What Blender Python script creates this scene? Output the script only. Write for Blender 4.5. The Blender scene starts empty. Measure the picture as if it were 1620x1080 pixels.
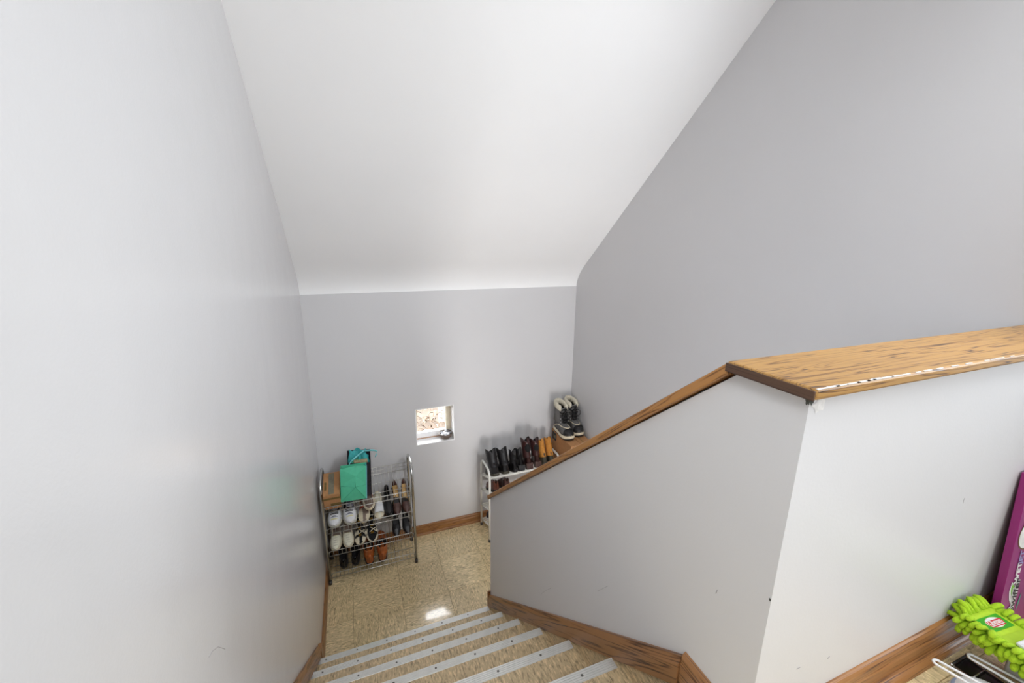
import bpy, math, random
from mathutils import Vector, Matrix, noise as mnoise
random.seed(7)
PI = math.pi
SC = bpy.context.scene
COL = SC.collection

# ------------------------------------------------------------------ camera
XL, XR, YF = -0.9392, 1.089, 1.0282          # left wall, right wall, far wall
RISE, RUN = 0.1941, 0.23462                  # stairs
SLOPE = RISE / RUN
ZU = 7 * RISE                                # upper floor level, landing is z = 0
XH = 0.0188                                  # stair side face of the half wall
TH = 0.137                                   # half wall thickness
YC, YB, YE = -1.5542, -1.417, 0.0164         # half wall front, back of cross part, landing end
ZCAP = 2.1325

cam_d = bpy.data.cameras.new('camera')
cam = bpy.data.objects.new('camera', cam_d)
COL.objects.link(cam)
cam_d.sensor_width = 36.0
cam_d.lens = 655.1403 / 1620 * 36.0
cam_d.clip_start = 0.01
_y, _p, _r = [math.radians(a) for a in (-21.2122, 13.803, 0.6671)]
_fw = Vector((math.sin(-_y) * math.cos(_p), math.cos(_y) * math.cos(_p), -math.sin(_p)))
_rt = Vector((math.cos(_y), math.sin(_y), 0))
_up = _rt.cross(_fw)
_rt2 = _rt * math.cos(_r) + _up * math.sin(_r)
_up2 = _up * math.cos(_r) - _rt * math.sin(_r)
cm = Matrix((_rt2, _up2, -_fw)).transposed().to_4x4()
cm.translation = Vector((-0.6227, -1.9434, 2.3405))
cam.matrix_world = cm
SC.camera = cam

# ------------------------------------------------------------------ world and light
W = bpy.data.worlds.new('sky')
SC.world = W
W.use_nodes = True
bg = W.node_tree.nodes['Background']
bg.inputs[0].default_value = (0.93, 0.96, 1.0, 1)
bg.inputs[1].default_value = 20.0

def area_light(name, loc, target, sx, sy, power, color, spread=180):
    l = bpy.data.lights.new(name, 'AREA')
    l.shape = 'RECTANGLE'
    l.size, l.size_y = sx, sy
    l.energy = power
    l.color = color
    l.spread = math.radians(spread)
    o = bpy.data.objects.new(name, l)
    COL.objects.link(o)
    o.location = loc
    d = Vector(target) - Vector(loc)
    o.rotation_euler = d.to_track_quat('-Z', 'Y').to_euler()
    return o

# daylight from the hall window behind the camera, added fill lights and the
# glazed entry door at the foot of the lower flight
area_light('hall_window_light', (3.15, -2.75, 2.55), (-0.9, -0.8, 2.0), 1.5, 1.5, 46, (0.83, 0.915, 1.0))
area_light('hall_back_light', (-0.1, -3.52, 2.6), (-0.1, 0.0, 2.4), 1.3, 1.5, 18, (0.92, 0.96, 1.0))  # unseen back light behind the camera, towards ceiling and far wall
area_light('hall_fill_light', (-0.72, -2.3, 3.1), (0.0, -0.1, 0.5), 0.35, 0.6, 4.0, (0.93, 0.97, 1.0), 95)  # fill added for the stair side of the half wall
area_light('side_fill_light', (1.07, -1.62, 3.0), (-0.94, 0.45, 1.25), 0.7, 0.55, 24, (0.90, 0.95, 1.0), 120)  # fill added out of view to brighten the left wall
area_light('entry_door_light', (0.62, -2.45, -0.25), (0.55, 1.0, 0.55), 0.75, 1.2, 34, (1.0, 0.97, 0.95))

VS = SC.view_settings
VS.view_transform = 'Standard'
VS.look = 'None'
VS.exposure = 0.13
VS.gamma = 1.0
VS.use_curve_mapping = False
SC.cycles.max_bounces = 12
SC.cycles.diffuse_bounces = 8
SC.cycles.caustics_reflective = False
SC.cycles.caustics_refractive = False

# ------------------------------------------------------------------ materials
def new_mat(name):
    m = bpy.data.materials.new(name)
    m.use_nodes = True
    nt = m.node_tree
    return m, nt, nt.nodes['Principled BSDF']

def lin(c):
    return tuple(((x / 255) / 12.92 if x / 255 <= 0.04045 else ((x / 255 + 0.055) / 1.055) ** 2.4) for x in c) + (1,)

def N(nt, typ, **kw):
    n = nt.nodes.new(typ)
    for k, v in kw.items():
        if k in n.inputs:
            n.inputs[k].default_value = v
        else:
            setattr(n, k, v)
    return n

def coords(nt, scale=(1, 1, 1), rot=(0, 0, 0), loc=(0, 0, 0)):
    tc = N(nt, 'ShaderNodeTexCoord')
    mp = N(nt, 'ShaderNodeMapping')
    mp.inputs['Scale'].default_value = scale
    mp.inputs['Rotation'].default_value = rot
    mp.inputs['Location'].default_value = loc
    nt.links.new(tc.outputs['Object'], mp.inputs['Vector'])
    return mp

def ramp(nt, stops):
    r = N(nt, 'ShaderNodeValToRGB')
    el = r.color_ramp.elements
    el[0].position, el[0].color = stops[0]
    el[1].position, el[1].color = stops[-1]
    for p, c in stops[1:-1]:
        e = el.new(p)
        e.color = c
    return r

def plain(name, rgb, rough=0.6, metal=0.0, var=0.12, scale=40, bump=0.0, bscale=200, spec=0.5):
    """one colour, lightly mottled"""
    m, nt, b = new_mat(name)
    mp = coords(nt)
    nz = N(nt, 'ShaderNodeTexNoise', Scale=scale, Detail=4.0)
    nt.links.new(mp.outputs[0], nz.inputs['Vector'])
    c = lin(rgb)
    lo = tuple(x * (1 - var) for x in c[:3]) + (1,)
    hi = tuple(min(1, x * (1 + var)) for x in c[:3]) + (1,)
    r = ramp(nt, [(0.3, lo), (0.7, hi)])
    nt.links.new(nz.outputs['Fac'], r.inputs[0])
    nt.links.new(r.outputs[0], b.inputs['Base Color'])
    b.inputs['Roughness'].default_value = rough
    b.inputs['Metallic'].default_value = metal
    b.inputs['Specular IOR Level'].default_value = spec
    if bump:
        n2 = N(nt, 'ShaderNodeTexNoise', Scale=bscale, Detail=3.0)
        nt.links.new(mp.outputs[0], n2.inputs['Vector'])
        bp = N(nt, 'ShaderNodeBump', Strength=bump, Distance=0.002)
        nt.links.new(n2.outputs['Fac'], bp.inputs['Height'])
        nt.links.new(bp.outputs[0], b.inputs['Normal'])
    return m

def paint(name, rgb, rough=0.4, bump=0.12, spec=0.5):
    """rolled wall paint with orange peel and slow unevenness"""
    m, nt, b = new_mat(name)
    mp = coords(nt)
    nz = N(nt, 'ShaderNodeTexNoise', Scale=1.7, Detail=5.0)
    nt.links.new(mp.outputs[0], nz.inputs['Vector'])
    c = lin(rgb)
    r = ramp(nt, [(0.25, tuple(x * 0.965 for x in c[:3]) + (1,)), (0.75, c)])
    nt.links.new(nz.outputs['Fac'], r.inputs[0])
    nt.links.new(r.outputs[0], b.inputs['Base Color'])
    b.inputs['Roughness'].default_value = rough
    b.inputs['Specular IOR Level'].default_value = spec
    n2 = N(nt, 'ShaderNodeTexNoise', Scale=170.0, Detail=2.0)
    n3 = N(nt, 'ShaderNodeTexNoise', Scale=6.0, Detail=2.0)
    nt.links.new(mp.outputs[0], n2.inputs['Vector'])
    nt.links.new(mp.outputs[0], n3.inputs['Vector'])
    b1 = N(nt, 'ShaderNodeBump', Strength=bump, Distance=0.0015)
    b2 = N(nt, 'ShaderNodeBump', Strength=bump * 0.8, Distance=0.012)
    nt.links.new(n3.outputs['Fac'], b2.inputs['Height'])
    nt.links.new(n2.outputs['Fac'], b1.inputs['Height'])
    nt.links.new(b2.outputs[0], b1.inputs['Normal'])
    nt.links.new(b1.outputs[0], b.inputs['Normal'])
    return m

def wood(name, light, mid, dark, axis='X', rough=0.38, fine=1.0, wav=1.0, tilt=0.0):
    """stained oak, grain running along one axis of the piece"""
    m, nt, b = new_mat(name)
    k = {'X': (1.0, 24, 24), 'Y': (24, 1.0, 24), 'Z': (24, 24, 1.0)}[axis]
    def wood_coords(sc):
        a_ = coords(nt, rot=(tilt, 0, 0))
        b_ = N(nt, 'ShaderNodeMapping')
        b_.inputs['Scale'].default_value = sc
        nt.links.new(a_.outputs[0], b_.inputs['Vector'])
        return b_
    mp = wood_coords(k)
    n1 = N(nt, 'ShaderNodeTexNoise', Scale=1.5 * wav, Detail=2.0, Distortion=0.35)
    nt.links.new(mp.outputs[0], n1.inputs['Vector'])
    mul = N(nt, 'ShaderNodeMath', operation='MULTIPLY')
    mul.inputs[1].default_value = 11.0
    nt.links.new(n1.outputs['Fac'], mul.inputs[0])
    fr = N(nt, 'ShaderNodeMath', operation='PINGPONG')
    fr.inputs[1].default_value = 0.5
    nt.links.new(mul.outputs[0], fr.inputs[0])
    mp2 = wood_coords(tuple(x * (5 * fine if x > 5 else 3) for x in k))
    n2 = N(nt, 'ShaderNodeTexNoise', Scale=2.2, Detail=5.0, Roughness=0.65)
    nt.links.new(mp2.outputs[0], n2.inputs['Vector'])
    add = N(nt, 'ShaderNodeMath', operation='MULTIPLY_ADD')
    add.inputs[1].default_value = 1.15
    nt.links.new(fr.outputs[0], add.inputs[0])
    sc = N(nt, 'ShaderNodeMath', operation='MULTIPLY')
    sc.inputs[1].default_value = 0.75
    nt.links.new(n2.outputs['Fac'], sc.inputs[0])
    nt.links.new(sc.outputs[0], add.inputs[2])
    r = ramp(nt, [(0.34, lin(dark)), (0.47, lin(mid)), (0.62, lin(light)), (0.95, lin(light))])
    nt.links.new(add.outputs[0], r.inputs[0])
    nt.links.new(r.outputs[0], b.inputs['Base Color'])
    b.inputs['Roughness'].default_value = rough
    bp = N(nt, 'ShaderNodeBump', Strength=0.15, Distance=0.001)
    nt.links.new(add.outputs[0], bp.inputs['Height'])
    nt.links.new(bp.outputs[0], b.inputs['Normal'])
    return m

def vinyl(name, rgb, along, rough=0.22, coat=0.0):
    """streaked vinyl composition tile, each tile a little different"""
    m, nt, b = new_mat(name)
    k = (26, 95, 95) if along == 'X' else (95, 26, 95)
    mp = coords(nt, scale=k)
    oi = N(nt, 'ShaderNodeObjectInfo')
    mw = N(nt, 'ShaderNodeVectorMath', operation='ADD')
    nt.links.new(mp.outputs[0], mw.inputs[0])
    cb = N(nt, 'ShaderNodeMath', operation='MULTIPLY')
    cb.inputs[1].default_value = 50.0
    nt.links.new(oi.outputs['Random'], cb.inputs[0])
    nt.links.new(cb.outputs[0], mw.inputs[1])
    n1 = N(nt, 'ShaderNodeTexNoise', Scale=1.6, Detail=4.0, Roughness=0.6, Distortion=0.4)
    nt.links.new(mw.outputs[0], n1.inputs['Vector'])
    c = lin(rgb)
    d = tuple(x * 0.55 for x in c[:3]) + (1,)
    h = tuple(min(1, x * 1.42) for x in c[:3]) + (1,)
    r = ramp(nt, [(0.36, d), (0.46, c), (0.53, c), (0.64, h)])
    nt.links.new(n1.outputs['Fac'], r.inputs[0])
    hv = N(nt, 'ShaderNodeHueSaturation')
    mr = N(nt, 'ShaderNodeMapRange')
    mr.inputs['To Min'].default_value = 0.975
    mr.inputs['To Max'].default_value = 1.02
    nt.links.new(oi.outputs['Random'], mr.inputs['Value'])
    nt.links.new(mr.outputs[0], hv.inputs['Value'])
    nt.links.new(r.outputs[0], hv.inputs['Color'])
    nt.links.new(hv.outputs[0], b.inputs['Base Color'])
    b.inputs['Roughness'].default_value = rough
    b.inputs['Coat Weight'].default_value = coat
    b.inputs['Coat Roughness'].default_value = 0.06
    n2 = N(nt, 'ShaderNodeTexNoise', Scale=0.12, Detail=2.0)
    nt.links.new(mp.outputs[0], n2.inputs['Vector'])
    bp = N(nt, 'ShaderNodeBump', Strength=0.08, Distance=0.004)
    nt.links.new(n2.outputs['Fac'], bp.inputs['Height'])
    nt.links.new(bp.outputs[0], b.inputs['Normal'])
    nt.links.new(bp.outputs[0], b.inputs['Coat Normal'])
    return m

M = {}
M['wall'] = paint('grey_wall_paint', (208, 207, 208), rough=0.42, bump=0.10)
M['wall_gloss'] = paint('glossy_grey_wall_paint', (208, 207, 208), rough=0.20, bump=0.12, spec=0.7)
M['white'] = paint('white_ceiling_paint', (248, 248, 248), rough=0.7, bump=0.05)
M['oak'] = wood('honey_oak_cap', (164, 124, 68), (138, 98, 52), (66, 48, 32), 'X')
M['oak_y'] = wood('honey_oak_slope', (170, 120, 66), (136, 90, 46), (80, 52, 28), 'Y', tilt=math.atan(SLOPE))
M['oak_dark'] = wood('dark_end_oak', (82, 57, 41), (64, 44, 32), (38, 27, 22), 'Y', rough=0.5)
M['skirt_x'] = wood('stained_oak_x', (154, 106, 60), (126, 82, 44), (76, 46, 26), 'X')
M['skirt_y'] = wood('stained_oak_y', (148, 104, 64), (118, 80, 48), (74, 48, 30), 'Y')
M['skirt_slope'] = wood('stained_oak_slope', (148, 104, 64), (116, 76, 44), (58, 36, 22), 'Y', wav=.55, tilt=math.atan(SLOPE))
M['tile_a'] = vinyl('vinyl_tile_streaks_across', (212, 191, 149), 'X', coat=0.7)
M['tile_b'] = vinyl('vinyl_tile_streaks_along', (208, 187, 145), 'Y', coat=0.7)
M['tread'] = vinyl('vinyl_tread', (192, 170, 134), 'Y', rough=0.35)
M['grout'] = plain('floor_adhesive', (112, 98, 74), 0.8)
M['alu'] = plain('aluminium_nosing', (222, 222, 218), 0.38, 0.55, 0.05, 30)
M['screw'] = plain('screw_head', (110, 108, 104), 0.4, 0.9)
M['chrome'] = plain('chrome_tube', (200, 200, 198), 0.22, 1.0, 0.05)
M['wire'] = plain('chrome_wire', (196, 194, 188), 0.3, 0.9, 0.05)
M['white_tube'] = plain('white_enamel_tube', (222, 221, 214), 0.35, 0.0, 0.04)
M['grey_plastic'] = plain('grey_plastic_foot', (70, 66, 64), 0.5)
M['card'] = plain('brown_cardboard', (176, 128, 84), 0.85, 0, 0.08, 60)
M['card_dark'] = plain('printed_cardboard', (112, 92, 48), 0.85, 0, 0.15, 60)
M['tape'] = plain('packing_tape', (118, 112, 92), 0.3, 0, 0.12, 90)
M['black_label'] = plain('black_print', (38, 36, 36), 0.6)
M['mint'] = plain('mint_paper', (84, 190, 152), 0.55, 0, 0.06, 30, 0.25, 30)
M['teal'] = plain('teal_paper', (64, 168, 168), 0.5, 0, 0.15, 60, 0.2, 40)
M['ribbon'] = plain('pale_teal_ribbon', (120, 204, 208), 0.45)
M['bag_dark'] = plain('dark_floral_paper', (40, 32, 40), 0.6, 0, 0.6, 60)
M['parcel'] = plain('beige_parcel_paper', (156, 142, 108), 0.7, 0, 0.25, 70)
M['plaster'] = plain('bare_plaster', (214, 212, 210), 0.9, 0, 0.12, 120, 0.5, 150)
M['chip'] = plain('exposed_metal_bead', (70, 72, 66), 0.7, 0, 0.4, 200)
M['scuff'] = plain('scuff_mark', (150, 147, 148), 0.8)

# ------------------------------------------------------------------ mesh helpers
class MB:
    def __init__(self):
        self.v, self.f, self.s = [], [], []
    def add(self, vs, fs, smooth=False, mtx=None):
        o = len(self.v)
        self.v += [tuple(mtx @ Vector(p)) if mtx else tuple(p) for p in vs]
        self.f += [tuple(i + o for i in f) for f in fs]
        self.s += [smooth] * len(fs)
        return self
    def box(self, x0, x1, y0, y1, z0, z1, mtx=None):
        v = [(x0, y0, z0), (x1, y0, z0), (x1, y1, z0), (x0, y1, z0), (x0, y0, z1), (x1, y0, z1), (x1, y1, z1), (x0, y1, z1)]
        f = [(3, 2, 1, 0), (4, 5, 6, 7), (0, 1, 5, 4), (1, 2, 6, 5), (2, 3, 7, 6), (3, 0, 4, 7)]
        return self.add(v, f, False, mtx)
    def prism(self, poly, a, b, axis='X', smooth=False):
        """extrude a 2D polygon along an axis; poly in the other two axes in order"""
        n = len(poly)
        def mk(p, t):
            return {'X': (t, p[0], p[1]), 'Y': (p[0], t, p[1]), 'Z': (p[0], p[1], t)}[axis]
        v = [mk(p, a) for p in poly] + [mk(p, b) for p in poly]
        area = sum(poly[i][0] * poly[(i + 1) % n][1] - poly[(i + 1) % n][0] * poly[i][1] for i in range(n))
        flip = (area < 0) != (axis == 'Y')
        f = [tuple(range(n))[::-1], tuple(range(n, 2 * n))] + [(i, (i + 1) % n, n + (i + 1) % n, n + i) for i in range(n)]
        if flip:
            f = [t[::-1] for t in f]
        return self.add(v, f, smooth)
    def tube(self, pts, r, n=8, closed=False, caps=True):
        pts = [Vector(p) for p in pts]
        rr = r if isinstance(r, (list, tuple)) else [r] * len(pts)
        m = len(pts)
        vs, fs = [], []
        prev = None
        for i, p in enumerate(pts):
            if closed:
                t = pts[(i + 1) % m] - pts[i - 1]
            else:
                t = pts[min(i + 1, m - 1)] - pts[max(i - 1, 0)]
            t.normalize()
            if prev is None:
                u = t.cross(Vector((0, 0, 1)))
                if u.length < 1e-3:
                    u = t.cross(Vector((0, 1, 0)))
            else:
                u = prev - t * prev.dot(t)
            u.normalize()
            prev = u
            w = t.cross(u)
            for k in range(n):
                a = 2 * PI * k / n
                vs.append(p + (u * math.cos(a) + w * math.sin(a)) * rr[i])
        for i in range(m if closed else m - 1):
            j = (i + 1) % m
            for k in range(n):
                fs.append((i * n + k, i * n + (k + 1) % n, j * n + (k + 1) % n, j * n + k))
        if caps and not closed:
            fs.append(tuple(range(n))[::-1])
            fs.append(tuple(range((m - 1) * n, m * n)))
        return self.add(vs, fs, True)
    def loft(self, rings, closed=True, cap0=False, cap1=False, smooth=True, mtx=None):
        n = len(rings[0])
        vs = [p for r in rings for p in r]
        fs = []
        for i in range(len(rings) - 1):
            for k in range(n if closed else n - 1):
                k2 = (k + 1) % n
                fs.append((i * n + k, i * n + k2, (i + 1) * n + k2, (i + 1) * n + k))
        if cap0:
            fs.append(tuple(range(n))[::-1])
        if cap1:
            fs.append(tuple(range((len(rings) - 1) * n, len(rings) * n)))
        return self.add(vs, fs, smooth, mtx)
    def ball(self, c, r, n=8, m=6, sc=(1, 1, 1), mtx=None):
        rings = []
        for i in range(m + 1):
            a = PI * i / m
            rr = max(math.sin(a), 0.02)
            rings.append([(c[0] + r * sc[0] * rr * math.cos(2 * PI * k / n), c[1] + r * sc[1] * rr * math.sin(2 * PI * k / n), c[2] - r * sc[2] * math.cos(a)) for k in range(n)])
        return self.loft(rings, True, True, True, True, mtx)
    def build(self, name, mat, parent=None, bevel=0.0, seg=2):
        me = bpy.data.meshes.new(name)
        me.from_pydata(self.v, [], self.f)
        me.polygons.foreach_set('use_smooth', self.s)
        me.materials.append(M[mat] if isinstance(mat, str) else mat)
        me.validate()
        me.update()
        o = bpy.data.objects.new(name, me)
        COL.objects.link(o)
        if parent:
            o.parent = parent
        if bevel:
            b = o.modifiers.new('bevel', 'BEVEL')
            b.width, b.segments, b.limit_method = bevel, seg, 'ANGLE'
        return o

def tag(o, label, cat=None, group=None):
    o['label'] = label
    if cat:
        o['category'] = cat
    if group:
        o['group'] = group
    return o

def struct(o, label=None):
    o['kind'] = 'structure'
    if label:
        o['label'] = label
    return o

def empty(name, label, cat, loc=(0, 0, 0), group=None, mtx=None):
    o = bpy.data.objects.new(name, None)
    COL.objects.link(o)
    o.empty_display_size = 0.05
    if mtx is not None:
        o.matrix_world = mtx
    else:
        o.location = loc
    return tag(o, label, cat, group)

def part(mb, name, mat, parent, bevel=0.0, label=None, kind=None):
    o = mb.build(name, mat, parent, bevel)
    if label:
        o['label'] = label
    if kind:
        o['kind'] = kind
    return o

def copy_part(o, parent, loc=None):
    c = o.copy()
    COL.objects.link(c)
    c.parent = parent
    if loc is not None:
        c.location = loc
    return c

def text_mesh(txt, size, shear=0.0, bold=0.0):
    cu = bpy.data.curves.new('lettering', 'FONT')
    cu.body = txt
    cu.size = size
    cu.shear = shear
    cu.offset = bold
    cu.extrude = 0.0002
    cu.resolution_u = 3
    ob = bpy.data.objects.new('lettering', cu)
    COL.objects.link(ob)
    bpy.context.view_layer.update()
    dg = bpy.context.evaluated_depsgraph_get()
    me = bpy.data.meshes.new_from_object(ob.evaluated_get(dg))
    bpy.data.objects.remove(ob)
    bpy.data.curves.remove(cu)
    me.materials.clear()
    return me

def lettering(name, txt, size, mat, parent, mtx, shear=0.0, bold=0.0):
    me = text_mesh(txt, size, shear, bold)
    me.materials.append(M[mat])
    o = bpy.data.objects.new(name, me)
    COL.objects.link(o)
    o.parent = parent
    o.matrix_local = mtx
    return o

# ------------------------------------------------------------------ setting: shell
T = 0.12
YBK, ZT, ZLOW = -3.6, 3.66, -1.55
wl = struct(MB().box(XL - T, XL, YBK - T, YF + T, ZLOW, ZT + 0.2).build('wall_left', 'wall_gloss'), 'tall glossy light grey wall running beside the stairs on the left')
mb = MB().box(XR, XR + T, -1.72, YF + T, ZLOW, ZT + 0.2)
mb.box(XR, XR + T, YBK - T, -1.72, ZLOW, ZU - 0.16)
wr = struct(mb.build('wall_right', 'wall'), 'tall grey wall behind the half wall on the right')
XHALL = 3.3
wb = struct(MB().box(XL, XHALL + T, YBK - T, YBK, ZLOW, ZT + 0.2).build('wall_back', 'wall'), 'grey hall wall behind the viewer')
struct(MB().box(XR + T, XHALL + T, -1.72, -1.72 + T, ZLOW, ZT + 0.2).build('wall_hall', 'wall'), 'grey hall wall beyond the half wall on the right')
struct(MB().box(XHALL, XHALL + T, YBK, -1.72, ZLOW, ZT + 0.2).build('wall_hall_end', 'wall'), 'grey end wall of the hall on the right')

# far wall with the little window opening
WX0, WX1, WZ0, WZ1 = -0.2475, 0.0505, 0.789, 1.0885
ZCOL = 1.98
def far_wall():
    mb = MB()
    y0, y1 = YF, YF + 0.20
    mb.box(XL, WX0, y0, y1, ZLOW, ZCOL)
    mb.box(WX1, XR, y0, y1, ZLOW, ZCOL)
    mb.box(WX0, WX1, y0, y1, ZLOW, WZ0)
    mb.box(WX0, WX1, y0, y1, WZ1, ZCOL)
    return mb.build('wall_far', 'wall')
wf = struct(far_wall(), 'grey far wall of the landing with a small window')

# ceiling: flat over the hall, sloping parallel to the stairs, coved into the far wall
prof = []
ys = YF - 0.16
slope_z = lambda y: 2.9106 - SLOPE * y
yflat = (2.9106 - ZT) / SLOPE
prof.append((YBK, ZT))
prof.append((yflat, ZT))
for i in range(1, 13):
    y = yflat + (ys - yflat) * i / 12
    prof.append((y, slope_z(y)))
p0, p1, p2 = Vector((ys, slope_z(ys))), Vector((YF, slope_z(YF) + 0.01)), Vector((YF, ZCOL - 0.0))
for i in range(1, 15):
    t = i / 14
    q = p0 * (1 - t) ** 2 + p1 * 2 * t * (1 - t) + p2 * t * t
    prof.append((q.x, q.y))
mb = MB()
n = len(prof)
mb.add([(XL, y, z) for y, z in prof] + [(XR, y, z) for y, z in prof], [(i + 1, i, n + i, n + i + 1) for i in range(n - 1)], True)
mb.add([(XL, y, z + 0.25) for y, z in prof] + [(XR, y, z + 0.25) for y, z in prof], [(i, i + 1, n + i + 1, n + i) for i in range(n - 1)], True)
mb.box(XL, XR, YF, YF + 0.2, ZCOL, ZT)
mb.box(XR, XHALL, YBK, -1.72, ZT, ZT + 0.2)
ceil = struct(mb.build('ceiling', 'white'), 'white ceiling sloping down and curving into the far wall')

# floors
fl = struct(MB().box(XL, XR, -0.02, YF, -0.16, -0.003).build('floor', 'grout'), 'beige streaked vinyl tile floor of the landing')
flu = MB().box(XL, XR, YBK, -6 * RUN - 0.012, ZU - 0.16, ZU - 0.003).box(XR, XHALL, YBK, -1.72, ZU - 0.16, ZU - 0.003).build('floor_upper', 'grout')
struct(flu, 'beige streaked vinyl tile floor of the upper hall')
struct(MB().box(XL, XR, YBK, 0.0, ZLOW - 0.1, ZLOW).build('floor_lower', 'grout'), 'entry floor at the foot of the lower flight')
TS = 0.305
full_tile = {}
def lay(floor, xs, ys_, z, x0, x1, y0, y1):
    g = 0.00035
    for i in range(len(xs) - 1):
        for j in range(len(ys_) - 1):
            a, b = max(xs[i], x0), min(xs[i + 1], x1)
            c, d = max(ys_[j], y0), min(ys_[j + 1], y1)
            if b - a < 0.006 or d - c < 0.006:
                continue
            mat = 'tile_a' if (i + j) % 2 else 'tile_b'
            w, h = b - a - 2 * g, d - c - 2 * g
            key = (round(w, 4), round(h, 4), mat)
            if key not in full_tile:
                mb = MB()
                e = 0.0008
                v = [(-w/2, -h/2, -0.003), (w/2, -h/2, -0.003), (w/2, h/2, -0.003), (-w/2, h/2, -0.003),
                     (-w/2 + e, -h/2 + e, 0), (w/2 - e, -h/2 + e, 0), (w/2 - e, h/2 - e, 0), (-w/2 + e, h/2 - e, 0)]
                f = [(3, 2, 1, 0), (4, 5, 6, 7), (0, 1, 5, 4), (1, 2, 6, 5), (2, 3, 7, 6), (3, 0, 4, 7)]
                mb.add(v, f)
                o = mb.build('tile', mat, floor)
                full_tile[key] = o
            else:
                o = copy_part(full_tile[key], floor)
            o.location = ((a + b) / 2, (c + d) / 2, z)
lay(fl, [-0.1595 + TS * k for k in range(-4, 6)], [0.085 + TS * k for k in range(-2, 5)], 0.0, XL, XR, -0.02, YF)
lay(flu, [0.02 + TS * k for k in range(-4, 5)], [-6 * RUN - 0.012 - 0.19 - TS * (3 - k) for k in range(0, 5)], ZU, XL, XR, -2.35, -6 * RUN - 0.012)

# ------------------------------------------------------------------ half wall
ZW = ZCAP - 0.018                                  # top of plaster under level cap
def slope_cap(y):                                  # top line of sloping cap
    return ZCAP - SLOPE * (y - YB)
mb = MB()
tcap = 0.024
poly = [(YC, ZLOW), (YE, ZLOW), (YE, slope_cap(YE) - tcap), (YB - 0.01, ZW - 0.004), (YB - 0.02, ZW), (YC, ZW)]
mb.prism(poly, XH, XH + TH, 'X')
mb.prism([(YC, ZU - 0.16), (YB, ZU - 0.16), (YB, ZW), (YC, ZW)], XH + TH, XR, 'X')
wh = struct(mb.build('wall_half', 'wall'), 'grey half wall stepping down beside the stairs under an oak cap')
mb = MB().box(XH - 0.0175, XR, YC - 0.0175, YB + 0.004, ZW, ZCAP)
part(mb, 'level_cap', 'oak', wh, 0.004, 'wide honey oak cap with worn front edge')
# dark stained end of the level cap
part(MB().box(XH - 0.0205, XH - 0.0177, YC - 0.0165, YB + 0.004, ZW - 0.001, ZCAP - 0.003), 'cap_end', 'oak_dark', wh, 0.001, 'dark brown end grain of the level cap')
# worn white paint strip along the front top edge
mb = MB()
for i in range(26):
    x = XH - 0.014 + i * 0.022 + random.uniform(-.004, .004)
    l = random.uniform(0.022, 0.034) if i < 11 else random.uniform(0.010, 0.026)
    if random.random() < (0.97 if i < 9 else 0.6):
        w = random.uniform(0.002, 0.0045) * (1.2 if i < 9 else 0.6)
        mb.box(x, x + l, YC - 0.0172, YC - 0.0172 + w, ZCAP - 0.0006, ZCAP + 0.0003)
part(mb, 'worn_edge', 'plaster', wh, 0, 'chipped white wear along the cap edge', 'stuff')
# sloping cap
mb = MB()
ya, yb = YB + 0.004, 0.028
poly = [(ya, slope_cap(ya)), (yb, slope_cap(yb)), (yb - 0.014, slope_cap(yb) - tcap * 0.75), (yb - 0.02, slope_cap(yb - 0.02) - tcap), (ya, slope_cap(ya) - tcap)]
mb.prism(poly, XH - 0.0175, XH + TH + 0.0175, 'X')
part(mb, 'sloping_cap', 'oak_y', wh, 0.003, 'brown oak cap sloping down with the stairs')
# gap shadow painted as dark strip under the cap; plaster damage at the corner
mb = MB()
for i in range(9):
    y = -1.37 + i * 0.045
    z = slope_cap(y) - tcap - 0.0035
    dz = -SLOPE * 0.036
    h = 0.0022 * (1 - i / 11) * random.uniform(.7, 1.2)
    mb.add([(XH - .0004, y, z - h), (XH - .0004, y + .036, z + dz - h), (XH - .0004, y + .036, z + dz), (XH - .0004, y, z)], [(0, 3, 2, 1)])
part(mb, 'gap_shadow', 'black_label', wh, 0, 'thin dark strip painted as the gap shadow under the sloping cap')
def blob(cx, cz, rx, rz, y, seed, axis='Y', off=-0.0006):
    random.seed(seed)
    k = 14
    ps = []
    for i in range(k):
        a = 2 * PI * i / k
        r = random.uniform(.55, 1.15)
        ps.append((cx + rx * r * math.cos(a), cz + rz * r * math.sin(a)))
    mb = MB()
    if axis == 'Y':
        mb.add([(p[0], y + off, p[1]) for p in ps] + [(cx, y + off - 0.0006, cz)], [(i, (i + 1) % k, k) for i in range(k)])
    else:
        mb.add([(y + off, p[0], p[1]) for p in ps] + [(y + off - 0.0006, cx, cz)], [((i + 1) % k, i, k) for i in range(k)])
    return mb
part(blob(XH + 0.022, ZW - 0.017, 0.018, 0.013, YC, 3), 'plaster_patch', 'plaster', wh, 0, 'rough bare plaster below the cap corner')
part(blob(XH + 0.004, ZW - 0.007, 0.005, 0.009, YC, 5, off=-0.0014), 'plaster_chip', 'chip', wh, 0, 'dark chipped corner under the cap')
part(blob(YC + 0.003, ZW - 0.008, 0.004, 0.009, XH, 6, 'X'), 'plaster_chip', 'chip', wh)
part(blob(YC + 0.002, 1.735, 0.0022, 0.0035, XH, 8, 'X'), 'plaster_chip', 'chip', wh)
random.seed(11)
def scuff(parent, pts, r=0.0007):
    return part(MB().tube(pts, r, 4), 'scuff', 'scuff', parent)
scuff(wh, [(XH, -1.10, 1.35), (XH, -1.07, 1.31), (XH, -1.05, 1.285)], .00035)
scuff(wh, [(XH, -0.75, 1.02), (XH, -0.70, 0.96), (XH, -0.66, 0.905)], .00035)
scuff(wh, [(XH, -1.45, 1.66), (XH, -1.448, 1.65)], .0009)
scuff(wh, [(0.23, YC, 1.515), (0.236, YC, 1.517)], .0008)
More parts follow.
